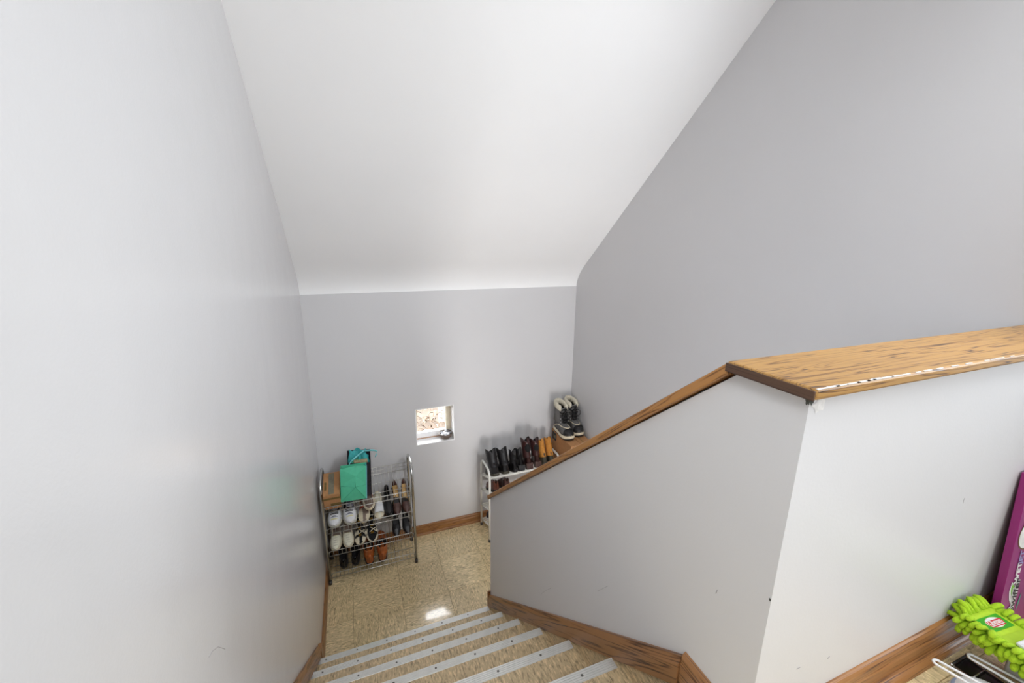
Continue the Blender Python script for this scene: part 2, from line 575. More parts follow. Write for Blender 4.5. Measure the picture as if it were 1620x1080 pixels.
scuff(wh, [(0.135, YC, 1.53), (0.145, YC, 1.53)], .0007)
scuff(wh, [(0.60, YC, 1.80), (0.5995, YC, 1.793), (0.601, YC, 1.787)], .0005)
scuff(wl, [(XL, -1.135, 1.539), (XL, -1.115, 1.531), (XL, -1.086, 1.510), (XL, -1.055, 1.469)], .0005)

# ------------------------------------------------------------------ baseboards and trim
HB, TB = 0.0843, 0.0126
def base_profile(h=HB, t=TB):
    return [(0, 0), (t, 0), (t, h * .62), (t * .85, h * .70), (t * .85, h * .86), (t * .55, h * .97), (t * .2, h), (0, h)]
def board_x(name, x0, x1, y, z, mat, sgn=-1, h=HB, parent=None):
    mb = MB()
    mb.prism([(y + sgn * p[0], z + p[1]) for p in base_profile(h)], x0, x1, 'X')
    return struct(mb.build(name, mat, parent))
def board_y(name, y0, y1, x, z, mat, sgn=1, h=HB, parent=None):
    mb = MB()
    mb.prism([(x + sgn * p[0], z + p[1]) for p in base_profile(h)], y0, y1, 'Y')
    return struct(mb.build(name, mat, parent))
b = board_x('baseboard_far', XL + TB, XR, YF, 0, 'skirt_x')
tag(b, 'stained oak baseboard along the far wall of the landing')
part(MB().prism([(YF - TB - 0.009, 0), (YF - TB, 0), (YF - TB, 0.016), (YF - TB - 0.004, 0.014), (YF - TB - 0.008, 0.008)], XL + TB + .01, XR, 'X'), 'shoe_moulding', 'skirt_x', b)
b = board_y('baseboard_left', 0.105, YF - .001, XL, 0, 'skirt_y')
tag(b, 'stained oak baseboard along the left wall of the landing')
b = board_x('baseboard_half_wall', XH - TB, XR, YC, ZU, 'skirt_x', -1, HB)
tag(b, 'stained oak baseboard with shoe moulding on the half wall front')
mb = MB()
arc = [(0, 0)] + [(-0.017 * math.cos(a), 0.020 * math.sin(a)) for a in [i * PI / 12 for i in range(7)]]
mb.prism([(YC - TB + p[0], ZU + p[1]) for p in arc], XH + 0.25, XR, 'X')
part(mb, 'shoe_moulding', 'skirt_x', b, 0.0, 'rounded shoe moulding')
# skirt beside the stairs on the half wall: level piece, then the sloping piece
YK = -1.396
def nose(y):
    return RISE - SLOPE * y
mb = MB()
mb.prism([(XH - p[0], ZU + p[1]) for p in base_profile()], YC - TB, YK - 0.0008, 'Y')
struct(tag(mb.build('trim_1', 'skirt_y'), 'short level oak baseboard on the half wall side at the stair top'))
mb = MB()
hs = 0.0836
def skirt(x0, x1, xt, ya, yb, zend=None):
    """sloping board, slightly chamfered at its top"""
    m = MB()
    lo = lambda y: nose(y) + 0.002
    hi = lambda y: nose(y) + hs
    v = []
    for y in (ya, yb):
        v += [(x0, y, lo(y)), (x1, y, lo(y)), (x1, y, hi(y) - 0.022), (xt, y, hi(y)), (x0, y, hi(y))]
    f = [(0, 1, 2, 3, 4), (9, 8, 7, 6, 5)] + [(i, 5 + i, 5 + (i + 1) % 5, (i + 1) % 5) for i in range(5)]
    if x1 < x0:
        pass
    else:
        f = [t[::-1] for t in f]
    m.add(v, f)
    return m
s = skirt(XH, XH - 0.017, XH - 0.009, YK + .0008, YE + 0.001).build('trim_2', 'skirt_slope')
struct(tag(s, 'stained oak skirt board sloping along the half wall beside the treads'))
s = skirt(XL, XL + 0.017, XL + 0.009, YK, 0.045).build('trim_3', 'skirt_slope')
struct(tag(s, 'stained oak skirt board sloping along the left wall'))
s = MB().box(XL, XL + 0.02, 0.046, 0.10, 0, 0.20).build('trim_4', 'skirt_y', None, 0.003)
struct(tag(s, 'short upright oak block ending the left skirt board'))
mb = MB().box(XH - 0.017, XH + TH + .01, YE + 0.0012, YE + 0.013, 0, 0.285)
struct(tag(mb.build('trim_5', 'skirt_x', None, 0.002), 'dark oak board on the landing end of the half wall'))

# ------------------------------------------------------------------ staircase
st = empty('staircase', 'flight of beige vinyl stairs with ribbed aluminium nosing strips', 'staircase', (0, 0, 0))
NX0, NX1 = -0.9315, 0.0
rib = []
d0, d1 = 0.0, 0.031                                 # strip from front edge backwards
nr = 5
rib.append((0.006, -0.016)); rib.append((0.008, -0.016)); rib.append((0.008, 0.001))
for i in range(nr):
    a = 0.008 - (i + 0.15) * (d1 / nr)
    rib += [(a, 0.0016), (a - 0.0042, 0.0016), (a - 0.0046, 0.0006), (a - 0.0062, 0.0006)]
rib += [(0.008 - d1, 0.0012), (0.008 - d1, -0.0005), (0.006, -0.0005)]
first = {}
for k in range(7):
    z, y = (k + 1) * RISE, -k * RUN
    if k < 6:
        tr = part(MB().box(XL + .001, XH - .0005, y - RUN - 0.019, y + 0.005, z - 0.035, z - 0.003), 'tread', 'grout', st)
        xs = [XL + .001, -0.645, -0.340, -0.035, XH - .0005]
        for i in range(4):
            w = xs[i + 1] - xs[i] - 0.0012
            key = ('tt', i)
            if key not in first:
                h = RUN - 0.0
                first[key] = part(MB().box(-w / 2, w / 2, -h / 2, h / 2, -0.003, 0), 'tile', 'tread', tr)
                o = first[key]
            else:
                o = copy_part(first[key], tr)
            o.location = ((xs[i] + xs[i + 1]) / 2, y + 0.005 - RUN / 2 - 0.0, z)
    rs = part(MB().box(XL + .001, XH - .0005, y - 0.028, y - 0.020, z - RISE + (0 if k else 0), z - 0.035), 'riser', 'tread', st)
    if k == 0:
        m = MB().prism([(y + p[0] - 0.0, z + p[1]) for p in rib], NX0, NX1, 'X')
        first['strip'] = part(m, 'nosing_strip', 'alu', st)
        s0 = first['strip']
    else:
        s0 = copy_part(first['strip'], st, (0, -k * RUN, k * RISE))
    for i in range(6):
        if 'screw' not in first:
            m = MB()
            m.loft([[(0.0042 * math.cos(2 * PI * q / 10), 0.0042 * math.sin(2 * PI * q / 10), 0) for q in range(10)],
                    [(0.003 * math.cos(2 * PI * q / 10), 0.003 * math.sin(2 * PI * q / 10), 0.0009) for q in range(10)]], True, False, True)
            first['screw'] = part(m, 'screw', 'screw', s0)
            o = first['screw']
        else:
            o = copy_part(first['screw'], s0)
        o.location = (-0.895 + 0.153 * i + (k % 3) * 0.012, -0.0075, RISE + 0.0015)
# tile clad cheek between treads and skirt board on the half wall side
m = MB()
for k in range(6):
    z, y = (k + 1) * RISE, -k * RUN
    m.add([(XH - .004, y, z), (XH - .004, y - RUN, z), (XH - .004, y - RUN, z + RISE)], [(0, 2, 1), (0, 1, 2)])
part(m, 'stringer', 'tread', st, 0, 'tile clad stringer cheek beside the half wall')

# ------------------------------------------------------------------ window
w1 = bpy.data.objects.new('window_1', None)
COL.objects.link(w1)
w1.location = (0, 0, 0)
struct(w1, 'small square window low in the far wall with deep white sill')
M['frame_white'] = plain('white_window_paint', (250, 250, 250), 0.45, 0, 0.03)
M['frame_cream'] = plain('cream_frame', (226, 214, 190), 0.5, 0, 0.05)
yi = YF + 0.001
# reveal lining boards
part(MB().box(WX0, WX1, yi, YF + 0.19, WZ0 - 0.0, WZ0 + 0.006), 'sill', 'frame_white', w1, 0.001)
part(MB().box(WX0, WX0 + 0.006, yi, YF + 0.19, WZ0 + .006, WZ1), 'reveal', 'frame_white', w1)
part(MB().box(WX1 - 0.006, WX1, yi, YF + 0.19, WZ0 + .006, WZ1), 'reveal', 'frame_white', w1)
part(MB().box(WX0 + .006, WX1 - .006, yi, YF + 0.19, WZ1 - 0.006, WZ1), 'reveal', 'frame_white', w1)
fy0, fy1 = YF + 0.10, YF + 0.135
part(MB().box(WX0 + .006, WX1 - .006, fy0, fy1, WZ0 + .006, WZ0 + 0.055), 'frame_rail', 'frame_white', w1, 0.002)
part(MB().box(WX0 + .006, WX1 - .006, fy0, fy1, WZ1 - 0.035, WZ1 - .006), 'frame_rail', 'frame_white', w1, 0.002)
part(MB().box(WX0 + .006, WX0 + .025, fy0, fy1, WZ0 + .055, WZ1 - 0.035), 'frame_stile', 'frame_cream', w1, 0.002)
part(MB().box(WX1 - .045, WX1 - .006, fy0, fy1, WZ0 + .055, WZ1 - 0.035), 'frame_stile', 'frame_cream', w1, 0.002)
part(MB().box(WX0 + .006, WX1 - .07, fy0 - 0.006, fy0 - .0005, WZ0 + .0062, WZ0 + 0.0105), 'caulk_line', 'card', w1)
gm, gnt, gb = new_mat('clear_glass')
gb.inputs['Base Color'].default_value = (1, 1, 1, 1)
tr_ = N(gnt, 'ShaderNodeBsdfTransparent')
gl_ = N(gnt, 'ShaderNodeBsdfGlossy')
gl_.inputs['Roughness'].default_value = 0.02
mx_ = N(gnt, 'ShaderNodeMixShader')
fr_ = N(gnt, 'ShaderNodeFresnel')
fr_.inputs['IOR'].default_value = 1.3
gnt.links.new(fr_.outputs[0], mx_.inputs[0])
gnt.links.new(tr_.outputs[0], mx_.inputs[1])
gnt.links.new(gl_.outputs[0], mx_.inputs[2])
gnt.links.new(mx_.outputs[0], gnt.nodes['Material Output'].inputs[0])
M['glass'] = gm
part(MB().box(WX0 + .025, WX1 - .045, fy0 + 0.015, fy0 + 0.019, WZ0 + .055, WZ1 - 0.035), 'pane', 'glass', w1)

# outside: ground and dry leaf litter seen through the pane
M['soil'] = plain('dry_soil', (66, 54, 42), 0.95, 0, 0.3, 12)
M['leaf_tan'] = plain('dry_tan_leaf', (86, 70, 55), 0.8, 0, 0.3, 15)
g = MB().box(-2.5, 2.5, YF + 0.25, YF + 4.5, 0.45, 0.55).build('exterior_ground', 'soil')
struct(g, 'pale sunlit ground outside the small window')
random.seed(21)
mb = MB()
for i in range(900):
    x, y = random.uniform(-1.0, 1.3), YF + 0.28 + random.random() ** 1.2 * 1.9
    L_, w_ = random.uniform(0.05, 0.13), random.uniform(0.012, 0.026)
    mt = Matrix.Translation((x, y, 0.552 + random.uniform(0, 0.06))) @ Matrix.Rotation(random.uniform(-0.6, 1.4), 4, 'Z') @ Matrix.Rotation(random.uniform(-0.35, 0.35), 4, 'Y') @ Matrix.Rotation(random.uniform(-0.6, 0.6), 4, 'X')
    v, f = [], []
    for q in range(5):
        t = q / 4
        ww = w_ * (math.sin(PI * (0.08 + 0.9 * t)) ** 0.7)
        zz = 0.03 * math.sin(PI * t)
        v += [(L_ * (t - .5), -ww / 2, zz), (L_ * (t - .5), 0, zz - 0.006), (L_ * (t - .5), ww / 2, zz)]
    for q in range(4):
        f += [(3 * q, 3 * q + 3, 3 * q + 4, 3 * q + 1), (3 * q + 1, 3 * q + 4, 3 * q + 5, 3 * q + 2)]
    mb.add(v, f, True, mt)
o = mb.build('exterior_leaf_litter', 'leaf_tan')
o['kind'] = 'stuff'
tag(o, 'pale dry leaf litter lying outside the small window', 'leaves')

# bowl on the sill
M['bowl'] = plain('dark_woven_bowl', (112, 98, 88), 0.5, 0, 0.35, 120)
M['pebble_w'] = plain('white_pebble', (226, 226, 230), 0.35)
M['pebble_d'] = plain('dark_pebble', (70, 70, 76), 0.35)
bx, by, bz = -0.012, YF + 0.042, WZ0 + 0.006
bo = empty('bowl', 'small dark woven bowl of pebbles on the window sill', 'bowl', (bx, by, bz))
prof_b = [(0.022, 0), (0.036, 0.007), (0.049, 0.027), (0.056, 0.048), (0.0543, 0.0485), (0.045, 0.030), (0.030, 0.014), (0.002, 0.012)]
rg = [[(r * math.cos(2 * PI * k / 24), r * math.sin(2 * PI * k / 24), z) for k in range(24)] for r, z in prof_b]
part(MB().loft(rg, True, True, True), 'vessel', 'bowl', bo)
random.seed(4)
for i in range(16):
    a, r = i * 2.4, 0.042 * math.sqrt((i + .3) / 16)
    s_ = random.uniform(0.010, 0.0145)
    part(MB().ball((r * math.cos(a), r * math.sin(a), 0.046 + random.uniform(0, .006) - r * .12), s_, 8, 6, (1, .8, .6)), 'pebble', 'pebble_w' if i % 5 < 3 else 'pebble_d', bo)

# ------------------------------------------------------------------ shoes
M['sn_white'] = plain('sneaker_white', (214, 214, 216), 0.5, 0, 0.06, 90)
M['sn_grey'] = plain('sneaker_grey', (128, 128, 140), 0.6, 0, 0.15, 120)
M['sn_sole'] = plain('sneaker_pale_sole', (206, 204, 188), 0.55)
M['black'] = plain('black_leather', (26, 24, 25), 0.42, 0, 0.25, 60)
M['black_cloth'] = plain('black_lining', (20, 19, 20), 0.9)
M['black_rub'] = plain('black_rubber', (34, 33, 34), 0.55)
M['cream'] = plain('cream_leather', (216, 204, 178), 0.55, 0, 0.06)
M['taupe'] = plain('taupe_insole', (134, 116, 104), 0.7, 0, 0.12, 90)
M['coral'] = plain('coral_strap', (168, 78, 58), 0.5)
M['offwhite'] = plain('ribbed_offwhite', (214, 210, 190), 0.6, 0, 0.08, 100)
M['taupe_light'] = plain('grey_rib', (176, 170, 152), 0.7)  # grey-yellow ribs, darker than the slipper vamp
M['yellow'] = plain('pale_yellow_band', (214, 206, 150), 0.5)
M['gold'] = plain('gold_buckle', (190, 150, 70), 0.3, 0.9)
M['brown'] = plain('dark_brown_leather', (74, 48, 42), 0.35, 0, 0.2, 50)
M['redbrown'] = plain('red_brown_leather', (92, 50, 36), 0.35, 0, 0.25, 40)
M['tan_in'] = plain('tan_insole', (204, 170, 112), 0.6)
M['cognac'] = plain('cognac_leather', (158, 84, 36), 0.35, 0, 0.22, 30)
M['tanboot'] = plain('wheat_nubuck', (190, 128, 52), 0.8, 0, 0.15, 60)
M['oxblood'] = plain('oxblood_leather', (58, 32, 30), 0.28, 0, 0.3, 30)
M['olive'] = plain('olive_grey_rubber', (72, 68, 56), 0.6, 0, 0.2, 60)
M['suede'] = plain('grey_suede', (104, 102, 100), 0.9, 0, 0.12, 90)
M['fur'] = plain('cream_fleece', (212, 204, 184), 0.95, 0, 0.15, 150, 1.0, 400)
M['navy'] = plain('navy_canvas', (34, 36, 52), 0.7)
M['silver'] = plain('silver_eyelet', (200, 200, 200), 0.3, 1.0)

FT = [(0, 0.02), (.02, .36), (.06, .56), (.13, .68), (.25, .72), (.4, .70), (.55, .84), (.68, 1.0), (.8, .97), (.9, .80), (.96, .54), (.99, .28), (1, .05)]
def interp(tab, t):
    for (a, u), (b_, w) in zip(tab, tab[1:]):
        if t <= b_:
            k = (t - a) / (b_ - a) if b_ > a else 0
            return u + (w - u) * k
    return tab[-1][1]

class Shoe:
    """last of a shoe: length along +x from heel to toe, sole at z = 0"""
    def __init__(self, L, Wd, side=1, lift=0.0, pointed=False):
        self.L, self.W, self.side, self.lift_h = L, Wd, side, lift
        self.tab = FT if not pointed else [(0, .02), (.02, .34), (.06, .52), (.13, .62), (.25, .64), (.4, .62), (.55, .80), (.68, .98), (.78, .92), (.88, .66), (.95, .38), (.99, .16), (1, .04)]
    def hw(self, t):
        return self.W / 2 * interp(self.tab, t)
    def c(self, t):
        return self.side * self.W * 0.07 * math.sin(PI * min(1, max(0, (t - .1) / .8))) * (1 if t < .6 else 1 - (t - .6) * 1.6)
    def lift(self, t):
        if not self.lift_h:
            return 0.012 * max(0, (t - .8) / .2) ** 2
        k = min(1, max(0, (t - .22) / .45))
        return self.lift_h * (1 - k * k * (3 - 2 * k)) + 0.006 * max(0, (t - .85) / .15) ** 2
    def ring(self, t_list, off, z):
        up = [(t * self.L, self.c(t) + (self.hw(t) + off), z + self.lift(t)) for t in t_list]
        dn = [(t * self.L, self.c(t) - (self.hw(t) + off), z + self.lift(t)) for t in reversed(t_list)]
        return up + dn
    TS_ = [0, .008, .02, .06, .13, .25, .4, .55, .68, .8, .9, .96, .99, 1]
    def sole(self, h, off=0.003, round_=True):
        T_ = self.TS_
        return MB().loft([self.ring(T_, off - 0.002, 0), self.ring(T_, off, h * .3), self.ring(T_, off, h)], True, True, True, False)
    def insole(self, z, off=-0.003):
        return MB().loft([self.ring(self.TS_, off, z - 0.001), self.ring(self.TS_, off - .001, z + 0.0012)], True, False, True, False)
    def upper(self, z0, hs, t0=0.0, t1=1.0, opening=None, ow=0.6, full=1.0, n=20):
        """hs: table of centre height; opening (ta, tb): foot hole; returns (outer, lining)"""
        outs, lin_ = MB(), MB()
        S_ = [-1, -.9, -.75, -.6, -.42, -.2, 0, .2, .42, .6, .75, .9, 1]
        rows = []
        ts = sorted(set([t0 + (t1 - t0) * i / n for i in range(n + 1)] + ([opening[0], opening[1]] if opening else [])))
        for t in ts:
            H = interp(hs, t)
            row = []
            for s_ in S_:
                a = s_ * PI / 2
                y = self.c(t) + self.hw(t) * full * (math.copysign(abs(math.sin(a)) ** 0.8, a) if s_ else 0)
                z = z0 + self.lift(t) + H * max(0.0, math.cos(a)) ** 0.62
                row.append([t * self.L, y, z])
            isopen = opening and opening[0] <= t <= opening[1]
            if isopen:
                e = min(1, min(t - opening[0], opening[1] - t) / 0.06 + 0.25)
                for k, s_ in enumerate(S_):
                    if abs(s_) < .5:
                        row[k][2] = z0 + self.lift(t) + 0.004 + (1 - e) * (row[k][2] - z0 - self.lift(t)) * .7
                        row[k][1] = self.c(t) + (row[k][1] - self.c(t)) * 1.25
                    elif abs(s_) == .6:
                        row[k][2] = z0 + self.lift(t) + H
                        row[k][1] = self.c(t) + math.copysign(self.hw(t) * .86, s_)
            rows.append(([tuple(p) for p in row], bool(isopen)))
        m = len(S_)
        for i in range(len(rows) - 1):
            (ra, oa), (rb, ob) = rows[i], rows[i + 1]
            for k in range(m - 1):
                inner = oa and ob and (abs(S_[k]) < .5 or abs(S_[k + 1]) < .5)
                (lin_ if inner else outs).add([ra[k], rb[k], rb[k + 1], ra[k + 1]], [(0, 1, 2, 3)], True)
        return outs, lin_
    def band(self, t, h, w, z0, thick=0.002, full=1.02, n=12, sweep=0.0):
        """strap arching over the foot at station t"""
        r1, r2 = [], []
        for i in range(n + 1):
            a = PI * i / n
            tt = t + sweep * math.cos(a)
            y = self.c(t) + self.hw(t) * full * math.cos(a)
            z = z0 + self.lift(tt) + h * math.sin(a) ** .8
            r1.append((tt * self.L - w / 2, y, z))
            r2.append((tt * self.L + w / 2, y, z - 0.001))
        rings = [[r1[i], r2[i], (r2[i][0], r2[i][1] * .97, r2[i][2] - thick), (r1[i][0], r1[i][1] * .97, r1[i][2] - thick)] for i in range(n + 1)]
        return MB().loft(rings, True, True, True)
    def lace(self, t, h, z0, r=0.0016, k=.45):
        pts = []
        for i in range(7):
            a = PI / 2 + (i / 6 - .5) * 2 * k * 1.3
            pts.append((t * self.L + (i % 2) * 0.002, self.c(t) + self.hw(t) * math.cos(a), z0 + self.lift(t) + h * math.sin(a) ** .62 + 0.001))
        return MB().tube(pts, r, 5)
    def shaft(self, z0, z1, tc=0.24, rx=0.05, ry=0.042, rx1=None, ry1=None, lean=0.0, wall=0.004, dip=0.0, ankle=0.06, nseg=16):
        """boot leg from the ankle up, open at the top"""
        rx1, ry1 = rx1 or rx, ry1 or ry
        out, rr = [], []
        lv = 7
        for i in range(lv + 1):
            k = i / lv
            z = z0 + (z1 - z0) * k
            ax = rx * 1.25 + (rx - rx * 1.25) * min(1, k * 3) if k < .34 else rx + (rx1 - rx) * (k - .34) / .66
            ay = ry + (ry1 - ry) * k
            cx = tc * self.L + lean * k
            ring_ = []
            for q in range(nseg):
                a = 2 * PI * q / nseg
                zz = z + (dip * (math.cos(2 * a) * -1) if i == lv else 0)
                ring_.append((cx + ax * math.cos(a), ay * math.sin(a) + self.c(.2), zz))
            out.append(ring_)
        top = out[-1]
        ctr = (sum(p[0] for p in top) / nseg, sum(p[1] for p in top) / nseg)
        inn = [[(ctr[0] + (p[0] - ctr[0]) * f, ctr[1] + (p[1] - ctr[1]) * f, p[2] - dz) for p in top] for f, dz in ((.92, 0.0), (.86, .012), (.8, (z1 - z0) * .6))]
        o = MB().loft(out + inn[:1])
        l_ = MB().loft(inn, True, False, True)
        return o, l_

THETA = math.atan2(0.072, 0.25)
def toe_front(x, ytoe, z, L, yaw=0.0, pitch=THETA, roll=0.0):
    """toe towards the stairs, heel up on the tilted shelf"""
    return Matrix.Translation((x, ytoe, z)) @ Matrix.Rotation(-PI / 2 + yaw, 4, 'Z') @ Matrix.Rotation(pitch, 4, 'Y') @ Matrix.Rotation(roll, 4, 'X') @ Matrix.Translation((-L, 0, 0))
def heel_front(x, yheel, z, yaw=0.0, pitch=THETA, roll=0.0):
    return Matrix.Translation((x, yheel, z)) @ Matrix.Rotation(PI / 2 + yaw, 4, 'Z') @ Matrix.Rotation(-pitch, 4, 'Y') @ Matrix.Rotation(roll, 4, 'X')

def thing(name, label, cat, mtx, group=None):
    return empty(name, label, cat, group=group, mtx=mtx)

def sneaker(label, mtx, side, group):
    t = thing('sneaker', label, 'shoe', mtx, group)
    s_ = Shoe(0.245, 0.085, side)
    part(s_.sole(0.024, 0.004), 'sole', 'sn_sole', t)
    hs = [(0, .066), (.06, .072), (.18, .060), (.35, .058), (.54, .066), (.62, .062), (.72, .052), (.82, .044), (.93, .034), (1, .016)]
    o, l_ = s_.upper(0.022, hs, opening=(.05, .60))
    part(o, 'upper', 'sn_white', t)
    part(l_, 'lining', 'black_cloth', t)
    part(s_.band(.765, .0500, .016, .022, full=1.02), 'overlay', 'sn_grey', t)
    part(s_.band(.655, .0620, .006, .022, full=1.03), 'overlay', 'black', t)
    part(s_.band(.70, .0585, .004, .022, full=1.03), 'overlay', 'black', t)
    o, l_ = s_.upper(0.0225, [(a, b_ + .0015) for a, b_ in hs], t0=.86, t1=1.0, full=1.02, n=6)
    part(o, 'toe_cap', 'sn_white', t)
    part(s_.band(.84, .0445, .007, .0225, full=1.02), 'toe_stripe', 'yellow', t)
    tg = MB()
    tg.loft([[(x_, -.022, z_), (x_, .022, z_), (x_, .021, z_ - .004), (x_, -.021, z_ - .004)] for x_, z_ in ((.150, .083), (.130, .092), (.110, .106))], True, True, True)
    part(tg, 'tongue', 'sn_grey', t)
    for q in range(4):
        part(s_.lace(.60 + .04 * q, interp(hs, .60 + .04 * q) + .003, .022, .0020), 'lace', 'black' if q in (1, 3) else 'sn_white', t)
    return t

def sandal(label, mtx, side, group, sole='cream', insole='taupe', strap='coral', kind=0, Wd=.085):
    t = thing('sandal', label, 'shoe', mtx, group)
    s_ = Shoe(0.25, Wd, side)
    part(s_.sole(0.020, 0.002), 'sole', sole, t)
    part(s_.insole(0.0205, -.006), 'insole', insole, t)
    if kind == 0:
        part(s_.band(.56, .040, .020, .018), 'strap', strap, t)
        part(s_.band(.36, .048, .014, .018), 'strap', strap, t)
        part(s_.band(.20, .055, .009, .018), 'strap', strap, t)
    elif kind == 1:
        b_ = s_.upper(0.018, [(.4, .05), (.6, .05), (.8, .034), (.95, .018)], t0=.55, t1=.84, n=6)[0]
        part(b_, 'strap', strap, t)
        part(s_.band(.22, .055, .008, .018), 'strap', sole, t)
    else:
        for tt, h in ((.78, .032), (.58, .042), (.40, .052)):
            bd = part(s_.band(tt, h, .016, .018), 'strap', strap, t)
            part(MB().box(tt * .25 - .008, tt * .25 + .008, -.010, .010, .018 + h - .0005, .018 + h + .004), 'buckle', 'gold', bd)
        part(s_.band(.62, .030, .006, .018, sweep=.12), 'strap', 'cream', t)
        part(s_.band(.70, .030, .006, .018, sweep=-.12), 'strap', 'cream', t)
    return t

def slipper(label, mtx, side, group):
    t = thing('slipper', label, 'shoe', mtx, group)
    s_ = Shoe(0.245, 0.070, side)
    part(s_.sole(0.016, 0.003), 'sole', 'cream', t)
    part(s_.insole(0.0165, -.003), 'insole', 'taupe', t)
    up = part(s_.upper(0.015, [(.3, .048), (.5, .050), (.7, .044), (.85, .036), (.95, .024), (1, .010)], t0=.64, t1=1.0, n=10)[0], 'vamp', 'offwhite', t)
    for q in range(5):
        tt = .65 + .065 * q
        part(s_.band(tt, interp([(.5, .052), (.7, .0455), (.85, .0372), (.95, .0255)], tt), .003, .0155, full=1.01), 'rib', 'yellow' if q == 0 else 'taupe_light', up)
    return t

def pump(label, mtx, side, group, mat='brown', inn='tan_in', lift=0.055):
    t = thing('pump_shoe', label, 'shoe', mtx, group)
    s_ = Shoe(0.24, 0.062, side, lift, True)
    part(s_.sole(0.006, 0.001), 'sole', 'black_rub', t)
    hs = [(0, .058), (.05, .056), (.2, .040), (.45, .028), (.58, .034), (.66, .040), (.8, .034), (.92, .022), (1, .008)]
    o, l_ = s_.upper(0.005, hs, opening=(.14, .64))
    part(o, 'upper', mat, t)
    part(l_, 'insole', inn, t)
    h = MB()
    r0 = [(.004 + .020 + .018 * math.cos(a), s_.c(.1) + .018 * math.sin(a)) for a in [2 * PI * q / 12 for q in range(12)]]
    h.loft([[(x_ * .7 + .006, y_ * .7, 0) for x_, y_ in r0], [(x_, y_, lift * .5) for x_, y_ in r0], [(x_ * 1.25, y_ * 1.25, lift + .001) for x_, y_ in r0]], True, True, True)
    part(h, 'heel', 'black_rub', t)
    return t

def derby(label, mtx, side, group, mat, lin_m='black_cloth', L=0.275, Wd=0.096, sole='black_rub', laces=None, name='leather_shoe', open_=True, hh=1.0):
    t = thing(name, label, 'shoe', mtx, group)
    s_ = Shoe(L, Wd, side)
    part(s_.sole(0.020, 0.004), 'sole', sole, t)
    hs = [(a, b_ * hh) for a, b_ in [(0, .060), (.06, .066), (.2, .056), (.38, .060), (.48, .064), (.6, .054), (.75, .046), (.9, .036), (1, .016)]]
    o, l_ = s_.upper(0.018, hs, opening=(.05, .46) if open_ else None)
    part(o, 'upper', mat, t)
    if open_:
        part(l_, 'lining', lin_m, t)
    if laces:
        for q in range(4):
            part(s_.lace(.47 + .05 * q, interp(hs, .47 + .05 * q) + .002, .018), 'lace', laces, t)
    part(s_.band(.06, .066 * hh, .014, .018, full=1.01), 'heel_counter', mat, t)
    return t

def boot(label, mtx, side, group, mat, H=0.20, sole='black_rub', L=0.27, Wd=0.094, heel=0.0, lean=-0.01, rx=.048, ry=.040, rx1=None, ry1=None, laces=None, dip=0.008, zipper=False, lower=None, name='boot', fuzzy=False):
    t = thing(name, label, 'boot', mtx, group)
    s_ = Shoe(L, Wd, side, heel, bool(heel))
    part(s_.sole(0.018 if not heel else .008, 0.004), 'sole', sole, t)
    zb = 0.016 if not heel else .007
    hs = [(0, .075), (.06, .085), (.2, .088), (.4, .082), (.5, .070), (.62, .056), (.78, .045), (.92, .034), (1, .014)]
    part(s_.upper(zb, hs)[0], 'vamp', lower or mat, t)
    o, l_ = s_.shaft(zb + heel + 0.05, H, .25, rx, ry, rx1, ry1, lean, dip=dip)
    sh = part(o, 'shaft', mat, t)
    part(l_, 'lining', 'black_cloth', t)
    if heel:
        h = MB()
        sq = lambda k, z: [((.002 + .052 * k * u), (v - .5) * .056 * k, z) for u, v in ((0, 0), (1, 0), (1, 1), (0, 1))]
        h.loft([sq(.86, 0), sq(1.0, heel + .012)], True, True, True, False)
        part(h, 'heel', sole, t)
    if zipper:
        part(MB().tube([(.25 * L + lean * k + (rx + (rx1 or rx) - rx) * .2, (ry + ((ry1 or ry) - ry) * k) * 1.01, .07 + (H - .09) * k) for k in (0, .5, 1)], .002, 5), 'zipper', 'silver', sh)
    if laces:
        for q in range(5):
            z = .085 + (H - .11) * q / 4
            xx = .25 * L + (rx1 or rx) * 1.0 + .012 * (1 - q / 4)
            part(MB().tube([(xx - .012, -.024, z), (xx + .003, 0, z + .004), (xx - .012, .024, z + .008)], .0026, 5), 'lace', laces, t)
        part(MB().tube([(.25 * L + rx + .008, .0, H - .02), (.25 * L + rx + .03, .02, H - .045), (.25 * L + rx + .02, .035, H - .075)], .0024, 5), 'lace', laces, t)
        part(MB().tube([(.25 * L + rx + .008, .0, H - .02), (.25 * L + rx + .032, -.016, H - .05), (.25 * L + rx + .018, -.03, H - .08)], .0024, 5), 'lace', laces, t)
    # pull tab
    part(MB().box(.25 * L - (rx1 or rx) + lean - .003, .25 * L - (rx1 or rx) + lean + .002, -.008, .008, H - .03, H + .010), 'pull_tab', mat, t)
    return t

